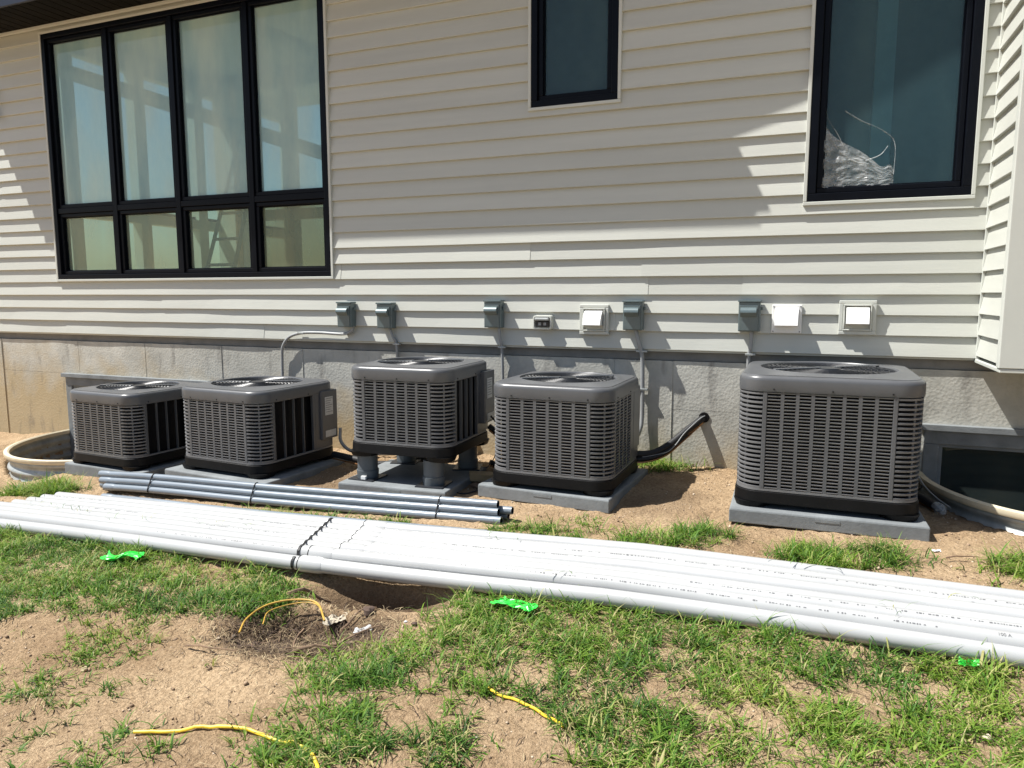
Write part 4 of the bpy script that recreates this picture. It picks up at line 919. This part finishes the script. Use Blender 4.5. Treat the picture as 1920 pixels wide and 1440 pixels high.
def stick(lab, a, b, r, up=.012, grp=None, m='stick', seed=0):
    q = random.Random(seed); P = []
    for i in range(7):
        f = i / 6; x = a[0] + (b[0] - a[0]) * f + q.uniform(-.006, .006); y = a[1] + (b[1] - a[1]) * f + q.uniform(-.006, .006)
        P.append(Vector((x, y, G(x, y) + up + r + .01 * math.sin(f * 3))))
    c = P[0].copy(); o = obj('stick', MB().tube([p - c for p in P], r, 6, True, [r * (1 - .5 * i / 6) for i in range(7)]), M[m], None, smooth=True); o.location = c
    return tag(o, lab, 'stick', grp)
SK = [((-2.17, -3.14), (-1.94, -3.12), .004, 'thin stick on bare soil left of the debris hollow'), ((-1.75, -2.93), (-1.70, -2.76), .006, 'pale stick standing out at the right side of the hollow'),
      ((-1.72, -2.95), (-1.52, -2.77), .005, 'dark stick slanting right from the hollow towards the paper scrap'), ((-1.72, -3.06), (-1.60, -2.95), .006, 'thick dry stick at the lower right rim of the hollow'),
      ((-1.78, -3.02), (-1.62, -2.86), .004, 'curved twig above the thick dry stick'), ((-2.10, -2.62), (-1.99, -2.46), .010, 'broad wood splinter under the front pipe at the strap'),
      ((-1.93, -2.74), (-1.87, -2.88), .006, 'dark stick lying in the middle of the hollow'), ((-1.74, -2.72), (-1.64, -2.62), .005, 'stick poking out behind the carton'),
      ((.64, -1.38), (.76, -1.30), .004, 'dark twig on the soil behind the right pipes'), ((.76, -1.30), (.79, -1.36), .003, 'short twig crossing the dark twig behind the right pipes'),
      ((-.26, -3.08), (-.18, -3.02), .003, 'small twig in the bottom right grass'), ((-.02, -1.28), (.10, -1.34), .003, 'twig lying before the largest pad'), ((-1.35, -3.25), (-1.2, -3.22), .003, 'small twig on the bare patch at the bottom centre')]
for i, (a, b, r, lab) in enumerate(SK): stick(lab, a, b, r, seed=i)
for i in range(60):
    q = random.Random(100 + i); ax, ay = -1.86 + q.gauss(0, .13), -2.88 + q.gauss(0, .085); an = q.uniform(0, 6.28); L__ = q.uniform(.05, .16)
    P = []; 
    for k in range(6):
        f = k / 5; x = ax + L__ * (f - .5) * math.cos(an) + .02 * math.sin(f * 4 + i); y = ay + L__ * (f - .5) * math.sin(an) + .015 * math.cos(f * 5 + i)
        P.append(Vector((x, y, G(x, y) + .006 + .02 * math.sin(math.pi * f) * q.random())))
    c = P[0].copy(); r_ = q.uniform(.0018, .0045); o = obj('twig', MB().tube([p - c for p in P], r_, 5, True, [r_ * (1 - .1 * k) for k in range(6)]), M['root' if q.random() < .6 else 'stick'], None, smooth=True); o.location = c
    tag(o, 'thin dark twig tangled in the debris hollow below the white pipes', 'twig', 'twigs and roots tangled in the debris hollow')
def board(cx, cy, w, d, h, rz, m, lab):
    o = obj('wood_scrap', MB().box(-w / 2, w / 2, -d / 2, d / 2, 0, h), M[m], None, bevel=.003); o.location = (cx, cy, G(cx, cy)); o.rotation_euler = (.12, .06, rz); tag(o, lab, 'wood scrap')
board(-2.02, -.72, .16, .07, .05, .5, 'wood', 'short lumber scrap lying right behind the raised air conditioner')
board(-1.93, -.88, .20, .045, .012, -.4, 'stick', 'weathered wood strip on the soil beside the raised unit pad')
pipe_thing('wire', 'dark cable snaking on the soil right of the raised unit pad', 'wire', [(-2.1, -1.0, G(-2.1, -1.0) + .008), (-2.0, -1.02, G(-2.0, -1.02) + .008), (-1.93, -.97, G(-1.93, -.97) + .01), (-1.88, -1.0, G(-1.88, -1.0) + .008)], .005, M['black'], 6)
pipe_thing('wire', 'black cable loop behind the raised unit at its right rear', 'wire', [(-2.02, -.55, .36), (-1.96, -.5, .28), (-1.90, -.48, .30), (-1.86, -.5, .22), (-1.80, -.48, .12)], .007, M['black'], 6)
def stone(x, y, r, lab, seed, mt='conc'):
    mb = MB(); n = 8
    for j in range(1, 6):
        ph = math.pi * j / 6
        mb.v += [tuple(Vector((math.sin(ph) * math.cos(2 * math.pi * i / n), math.sin(ph) * math.sin(2 * math.pi * i / n), .7 * math.cos(ph))) * r * (1 + .5 * noise.noise(Vector((i * .9, j * .8, seed))))) for i in range(n)]
    for j in range(4):
        for i in range(n): mb.f.append((j * n + i, (j + 1) * n + i, (j + 1) * n + (i + 1) % n, j * n + (i + 1) % n))
    mb.f.append(tuple(range(n))); mb.f.append(tuple(4 * n + i for i in reversed(range(n))))
    o = obj('stone', mb, M[mt], None, smooth=True); o.location = (x, y, G(x, y) + r * .4); tag(o, lab, 'stone')
stone(-1.655, -2.655, .026, 'dark rough clod right of the carton', 1, 'root'); stone(-2.46, -3.34, .014, 'round pebble at the left edge of the bare soil', 2); stone(-1.4, -2.72, .012, 'dark pebble on the soil right of the paper scrap', 4, 'root')
stone(-1.45, -2.70, .008, 'tiny white pebble near the dark pebble', 5, 'label'); stone(-.86, -3.30, .007, 'small pale pebble on the bottom bare patch', 6, 'carton')

# ------------------------------------------------------------------ scattered stuff: clods, straw, grass
def inst_mesh(name, co_u, faces_u, k, pos, rot, scl, tone, m, label, shape_noise=None):
    pass
def scatter_blades(name, bases, az_, lean, L_, w_, tone, m, kind_label, cat, up0=.0):
    """each blade: 4 cross sections, flat ribbon bending outwards; arrays of length n"""
    n = len(bases); ts = np.array([0, .34, .68, 1.0]); wf = np.array([.75, 1.0, .72, .04])
    d = np.stack([np.cos(az_), np.sin(az_), 0 * az_], -1); side = np.stack([-np.sin(az_), np.cos(az_), 0 * az_], -1)
    co = np.zeros((n, 8, 3))
    for i, t_ in enumerate(ts):
        a = lean * (.35 + .75 * t_)                       # angle from vertical grows along the blade
        hor = L_ * t_ * np.sin(np.minimum(a, 1.62)); ver = L_ * t_ * np.cos(np.minimum(a, 1.62))
        c = bases + d * hor[:, None]; c[:, 2] += ver + up0
        co[:, 2 * i] = c - side * (w_ * wf[i] / 2)[:, None]; co[:, 2 * i + 1] = c + side * (w_ * wf[i] / 2)[:, None]
    f = np.array([[0, 1, 3, 2], [2, 3, 5, 4], [4, 5, 7, 6]]); faces = (f[None] + (np.arange(n) * 8)[:, None, None]).reshape(-1)
    me = bpy.data.meshes.new(name); np_mesh(me, co.reshape(-1, 3), faces, np.arange(n * 3) * 4, np.full(n * 3, 4))
    a = me.attributes.new('tone', 'FLOAT', 'FACE'); a.data.foreach_set('value', np.repeat(tone, 3).astype(np.float32))
    me.materials.append(m); me.shade_smooth(); o = link(name, me); o['kind'] = 'stuff'; o['label'] = kind_label; o['category'] = cat
    return o
GRASS = [(1.0, [(-4.7, -2.38), (-4.35, -2.42), (-3.7, -2.31), (-3.11, -2.4), (-2.64, -2.43), (-2.38, -2.48), (-2.15, -2.5), (-2.07, -2.58), (-2.08, -2.76), (-2.2, -2.84), (-2.42, -2.88), (-2.42, -3.02), (-2.63, -3.03), (-2.86, -3.04), (-3.09, -3.1), (-3.14, -3.2), (-3.28, -3.25)]), (0.6, [(-2.71, -3.11), (-2.49, -2.98), (-2.34, -3.11), (-2.4, -3.29), (-2.59, -3.35), (-2.7, -3.22)]), (0.5, [(-2.82, -3.49), (-2.6, -3.42), (-2.35, -3.41), (-2.22, -3.52), (-2.39, -3.58), (-2.64, -3.6)]), (0.7, [(-1.97, -3.76), (-2.03, -3.65), (-1.98, -3.56), (-1.85, -3.63), (-1.83, -3.77), (-1.93, -3.83)]), (0.45, [(-2.26, -3.45), (-2.27, -3.39), (-2.14, -3.43), (-2.15, -3.48)]), (0.35, [(-2.29, -3.76), (-2.27, -3.67), (-2.15, -3.69), (-2.13, -3.76), (-2.2, -3.81)]), (0.35, [(-1.8, -3.62), (-1.75, -3.57), (-1.68, -3.61), (-1.72, -3.67)]), (0.9, [(-1.34, -3.63), (-1.43, -3.53), (-1.43, -3.39), (-1.34, -3.29), (-1.21, -3.31), (-1.18, -3.39), (-0.99, -3.37), (-0.96, -3.24), (-0.89, -3.19), (-0.89, -3.31), (-0.86, -3.47)]), (0.8, [(-1.63, -3.19), (-1.63, -2.99), (-1.46, -2.91), (-1.41, -2.8), (-1.26, -2.86), (-1.34, -2.64), (-1.36, -2.44), (-1.22, -2.38), (-0.69, -2.34), (-0.26, -2.4), (0.03, -2.37), (0.29, -2.36), (0.8, -2.28), (1.6, -2.28), (1.6, -2.91), (-0.49, -3.33), (-0.6, -3.25), (-0.73, -3.15), (-0.86, -3.04), (-0.94, -3.09), (-1.0, -3.21), (-1.13, -3.18), (-1.39, -3.23), (-1.54, -3.25)]), (0.9, [(-3.29, -1.70), (-3.12, -1.62), (-2.73, -1.63), (-2.19, -1.62), (-2.02, -1.66), (-2.23, -1.73), (-2.76, -1.78), (-3.16, -1.80)]), (0.9, [(-1.56, -1.63), (-1.36, -1.46), (-1.15, -1.53), (-0.93, -1.58), (-0.94, -1.67), (-1.27, -1.71), (-1.51, -1.74)]), (0.5, [(-1.18, -1.35), (-1.14, -1.19), (-0.99, -1.3), (-1.06, -1.45)]), (0.9, [(-0.91, -1.6), (-0.78, -1.4), (-0.62, -1.49), (-0.55, -1.28), (-0.33, -1.3), (-0.29, -1.42), (-0.45, -1.6), (-0.62, -1.67), (-0.85, -1.7)]), (1.0, [(-0.14, -1.56), (-0.04, -1.38), (0.16, -1.34), (0.44, -1.27), (0.48, -1.4), (0.37, -1.55), (0.15, -1.65), (-0.05, -1.64)]), (1.0, [(0.76, -1.42), (0.86, -1.29), (1.46, -1.23), (1.39, -1.51), (0.83, -1.53)]), (1.0, [(-5.31, -1.80), (-5.42, -1.62), (-5.28, -1.45), (-4.87, -1.53), (-4.79, -1.65), (-5.01, -1.77)]), (0.8, [(-7.95, -0.38), (-8.32, -.05), (-7.76, -0.02), (-7.3, -0.1), (-7.3, -0.4)]), (0.8, [(-1.16, 0.0), (-0.96, 0.0), (-0.71, 0.0), (-0.67, -0.14), (-0.92, -0.25), (-1.1, -0.17)]), (0.4, [(-2.46, -1.34), (-2.48, -1.24), (-2.32, -1.24), (-2.36, -1.34)])]
GRASS += [(.75, [(-5.2, -2.36), (-5.2, -2.50), (-2.3, -2.50), (-2.3, -2.34)]), (.8, [(-1.2, -2.26), (-1.2, -2.42), (1.6, -2.36), (1.6, -2.20)])]
BARE = [[(-0.89, -3.17), (-0.71, -3.2), (-0.52, -3.34), (-0.85, -3.46)], [(-0.5, -2.79), (-0.42, -2.78), (-0.39, -2.86), (-0.48, -2.88)], [(0.37, -2.55), (0.46, -2.48), (0.52, -2.51), (0.47, -2.61), (0.38, -2.63)], [(0.16, -2.73), (0.25, -2.67), (0.26, -2.81), (0.18, -2.86)], [(-0.28, -2.96), (-0.22, -2.89), (-0.14, -2.97), (-0.2, -3.08)], [(0.49, -2.82), (0.61, -2.76), (0.59, -2.89), (0.48, -2.93)], [(-0.04, -3.02), (0.03, -2.95), (0.05, -3.05), (-0.02, -3.1)]]
def inpoly(px, py, P):
    c = np.zeros(px.shape, bool); n = len(P)
    for i in range(n):
        x0, y0 = P[i]; x1, y1 = P[i - 1]
        if y0 == y1: continue
        c ^= ((y0 > py) != (y1 > py)) & (px < (x1 - x0) * (py - y0) / (y1 - y0) + x0)
    return c
def vnoise(x, y, s, seed=0):
    x = x * s + seed * 17.3; y = y * s + seed * 5.1; xi = np.floor(x).astype(int); yi = np.floor(y).astype(int); fx, fy_ = x - xi, y - yi
    fx = fx * fx * (3 - 2 * fx); fy_ = fy_ * fy_ * (3 - 2 * fy_)
    h = lambda a, b: (np.sin(a * 127.1 + b * 311.7 + seed * 3.3) * 43758.5453) % 1
    return (h(xi, yi) * (1 - fx) + h(xi + 1, yi) * fx) * (1 - fy_) + (h(xi, yi + 1) * (1 - fx) + h(xi + 1, yi + 1) * fx) * fy_
def dens(x, y):
    jx = x + .07 * (vnoise(x, y, 9, 1) - .5) + .03 * (vnoise(x, y, 25, 2) - .5); jy = y + .07 * (vnoise(x, y, 9, 3) - .5) + .03 * (vnoise(x, y, 25, 4) - .5)
    d = np.zeros(x.shape)
    for w, P in GRASS: d = np.maximum(d, w * inpoly(jx, jy, P))
    for P in BARE: d = np.where(inpoly(jx, jy, P), .03, d)
    return np.maximum(d, .010 * (y < -1.25) * (vnoise(x, y, 5, 8) > .5))
NC = 70000
cx = rng.uniform(-5.6, 1.6, NC); cy = rng.uniform(-3.95, .0, NC)
dn = dens(cx, cy); patch = vnoise(cx, cy, 11, 6) * .6 + vnoise(cx, cy, 30, 7) * .4
keep = rng.random(NC) < dn * np.clip((patch - .30) * 3.4, .03, 1.0)
cx, cy, dn, patch = cx[keep], cy[keep], dn[keep], patch[keep]
str_ = rng.random(len(cx)) < .22; cx = cx + np.where(str_, rng.normal(0, .07, len(cx)), 0); cy = cy + np.where(str_, rng.normal(0, .06, len(cx)), 0)
nb_ = rng.integers(5, 12, len(cx)); bi = np.repeat(np.arange(len(cx)), nb_); N = len(bi)
bx_ = cx[bi] + rng.normal(0, .012, N); by_ = cy[bi] + rng.normal(0, .012, N)
tone_c = np.clip(vnoise(cx, cy, 3.2, 11) * .55 + rng.random(len(cx)) * .35, 0, 1)
lean_c = rng.uniform(.75, 1.45, len(cx)); long_c = rng.uniform(.75, 1.35, len(cx)) * np.where(dn > .7, 1.0, .72)
tall = np.where((cx < -4.7) & (cy > -1.9), 1.9, 1.0) * np.where((cy > -1.75) & (cx > -1), 1.45, 1.0); tall = tall * np.where(cx < -2.0, np.where(cy < -2.3, .85, 1), 1)
L_ = rng.uniform(.026, .084, N) * long_c[bi] * tall[bi]; azb = rng.uniform(0, 2 * np.pi, N); L_ = L_ * (1 + .45 * ((by_ < YF(bx_)) & (by_ > YF(bx_) - .13)))
# keep blades from growing through the pipes and pads
tone = np.clip(tone_c[bi] * .85 + .04 + rng.normal(0, .12, N), 0, .86); dry = rng.random(N) < (.07 + .16 * (vnoise(bx_, by_, 6, 13) > .62)); tone = np.where(dry, rng.uniform(.86, 1, N), tone)
ok = np.ones(N, bool)
yf = YF(bx_); ok &= ~((by_ > yf - .038) & (by_ < yf + .53) & (bx_ > -5.3))
ok &= ~((by_ > -1.60) & (by_ < -1.42) & (bx_ > -4.6) & (bx_ < -1.5))
for w_ in WELLS: ok &= ~(((bx_ - w_[0]) / (w_[1] + .04)) ** 2 + (by_ / (w_[2] + .04)) ** 2 < 1)
for p_ in PADS: ok &= ~((abs(bx_ - p_[0]) < p_[3] / 2 + .01) & (abs(by_ - (p_[1] + p_[4] / 2)) < p_[4] / 2 + .01))
base = np.stack([bx_, by_, gh(bx_, by_) - .004], -1)
scatter_blades('grass', base[ok], azb[ok], (lean_c[bi] * rng.uniform(.6, 1.3, N))[ok], L_[ok], (rng.uniform(.0024, .0056, N) * np.where(rng.random(N) < .08, 1.7, 1))[ok], tone[ok], M['grass'], 'patchy green crabgrass with dry blades growing on the sandy soil', 'grass')
print('grass blades', ok.sum())

# dead stems and straw lying flat, thick in the hollow
ns = 24000; sx = rng.uniform(-5.4, 1.4, ns); sy = rng.uniform(-3.95, -1.2, ns)
hk = -hole(sx, sy); kp = rng.random(ns) < np.clip(.07 + .6 * (dens(sx, sy) > .3) * (vnoise(sx, sy, 8, 20) > .45), 0, 1); sx, sy = sx[kp], sy[kp]
hx = rng.normal(-1.84, .20, 4200); hy = rng.normal(-2.88, .12, 4200); sx = np.concatenate([sx, hx]); sy = np.concatenate([sy, hy]); n = len(sx)
yf = YF(sx); okk = ~((sy > yf - .035) & (sy < yf + .53)); sx, sy = sx[okk], sy[okk]; n = len(sx)
scatter_blades('dry_straw', np.stack([sx, sy, gh(sx, sy) + rng.uniform(.001, .008, n)], -1), rng.uniform(0, 6.28, n), rng.uniform(1.3, 1.9, n), rng.uniform(.02, .08, n), rng.uniform(.0012, .0032, n), np.where(((sx + 1.85) / .35) ** 2 + ((sy + 2.87) / .22) ** 2 < 1, rng.choice([0, .1, .2, .35, .7], n), rng.choice([0, .25, .5, .8, 1], n)), 
    attr_mat('straw tones', [(0, (.06, .04, .03)), (.4, (.20, .14, .08)), (1, (.50, .40, .24))], .8, .1), 'dead straw and roots scattered over the soil, thick in the hollow', 'straw')

# clods and pebbles
nk = 60000; px_ = rng.uniform(-5.6, 1.5, nk); py_ = rng.uniform(-3.95, -.02, nk)
kk = rng.random(nk) < np.where(vnoise(px_, py_, 4, 30) > .5, .9, .35); px_, py_ = px_[kk], py_[kk]
okk = np.ones(len(px_), bool)
for w_ in WELLS: okk &= ~(((px_ - w_[0]) / (w_[1] + .03)) ** 2 + (py_ / (w_[2] + .03)) ** 2 < 1)
px_, py_ = px_[okk], py_[okk]; n = len(px_); sz = rng.lognormal(-6.2, .55, n).clip(.0010, .014)
U = np.array([[1, 0, 0], [0, 1, 0], [-1, 0, 0], [0, -1, 0], [0, 0, .8], [0, 0, -.6]], float)
Fc = np.array([[0, 1, 4], [1, 2, 4], [2, 3, 4], [3, 0, 4], [1, 0, 5], [2, 1, 5], [3, 2, 5], [0, 3, 5]])
rot = rng.uniform(0, 6.28, n); c, s = np.cos(rot), np.sin(rot)
V = U[None] * sz[:, None, None] * rng.uniform(.6, 1.4, (n, 6, 1)); V = np.stack([V[..., 0] * c[:, None] - V[..., 1] * s[:, None], V[..., 0] * s[:, None] + V[..., 1] * c[:, None], V[..., 2]], -1)
V += np.stack([px_, py_, gh(px_, py_) + sz * .25], -1)[:, None]
me = bpy.data.meshes.new('soil_clods'); fc = (Fc[None] + (np.arange(n) * 6)[:, None, None]).reshape(-1); np_mesh(me, V.reshape(-1, 3), fc, np.arange(n * 8) * 3, np.full(n * 8, 3))
a = me.attributes.new('tone', 'FLOAT', 'FACE'); a.data.foreach_set('value', np.repeat(rng.random(n), 8).astype(np.float32))
me.materials.append(attr_mat('clod tones', [(0, (.20, .135, .085)), (.6, (.40, .29, .19)), (1, (.58, .48, .36))], .95, 0))
o = link('soil_clods', me); o['kind'] = 'stuff'; o['label'] = 'loose clods and pebbles of sandy soil'

# a few loose blades blown onto the white pipes
P_ = [(-4.55, .30, 6), (-4.35, .22, 5), (-4.15, .20, 8), (-3.95, .18, 8), (-3.7, .14, 5), (-3.45, .16, 4), (-3.0, .2, 5), (-2.75, .22, 4), (-.9, .05, 3), (-1.35, .40, 6), (.0, .45, 5), (.35, .12, 5), (.1, .47, 4), (.6, .3, 3)]
qx = np.concatenate([rng.normal(a, .05, k) for a, b, k in P_]); qy = np.concatenate([rng.normal(b, .02, k) for a, b, k in P_]); n = len(qx)
yb = YF(qx) + qy
scatter_blades('grass_clippings', np.stack([qx, yb, gbase(qx, yb) + .106], -1), rng.uniform(0, 6.28, n), rng.uniform(1.0, 1.5, n), rng.uniform(.03, .08, n), rng.uniform(.002, .004, n), rng.choice([.1, .4, .9], n), M['grass'], 'thin grass clippings lying on the white pipes', 'grass')
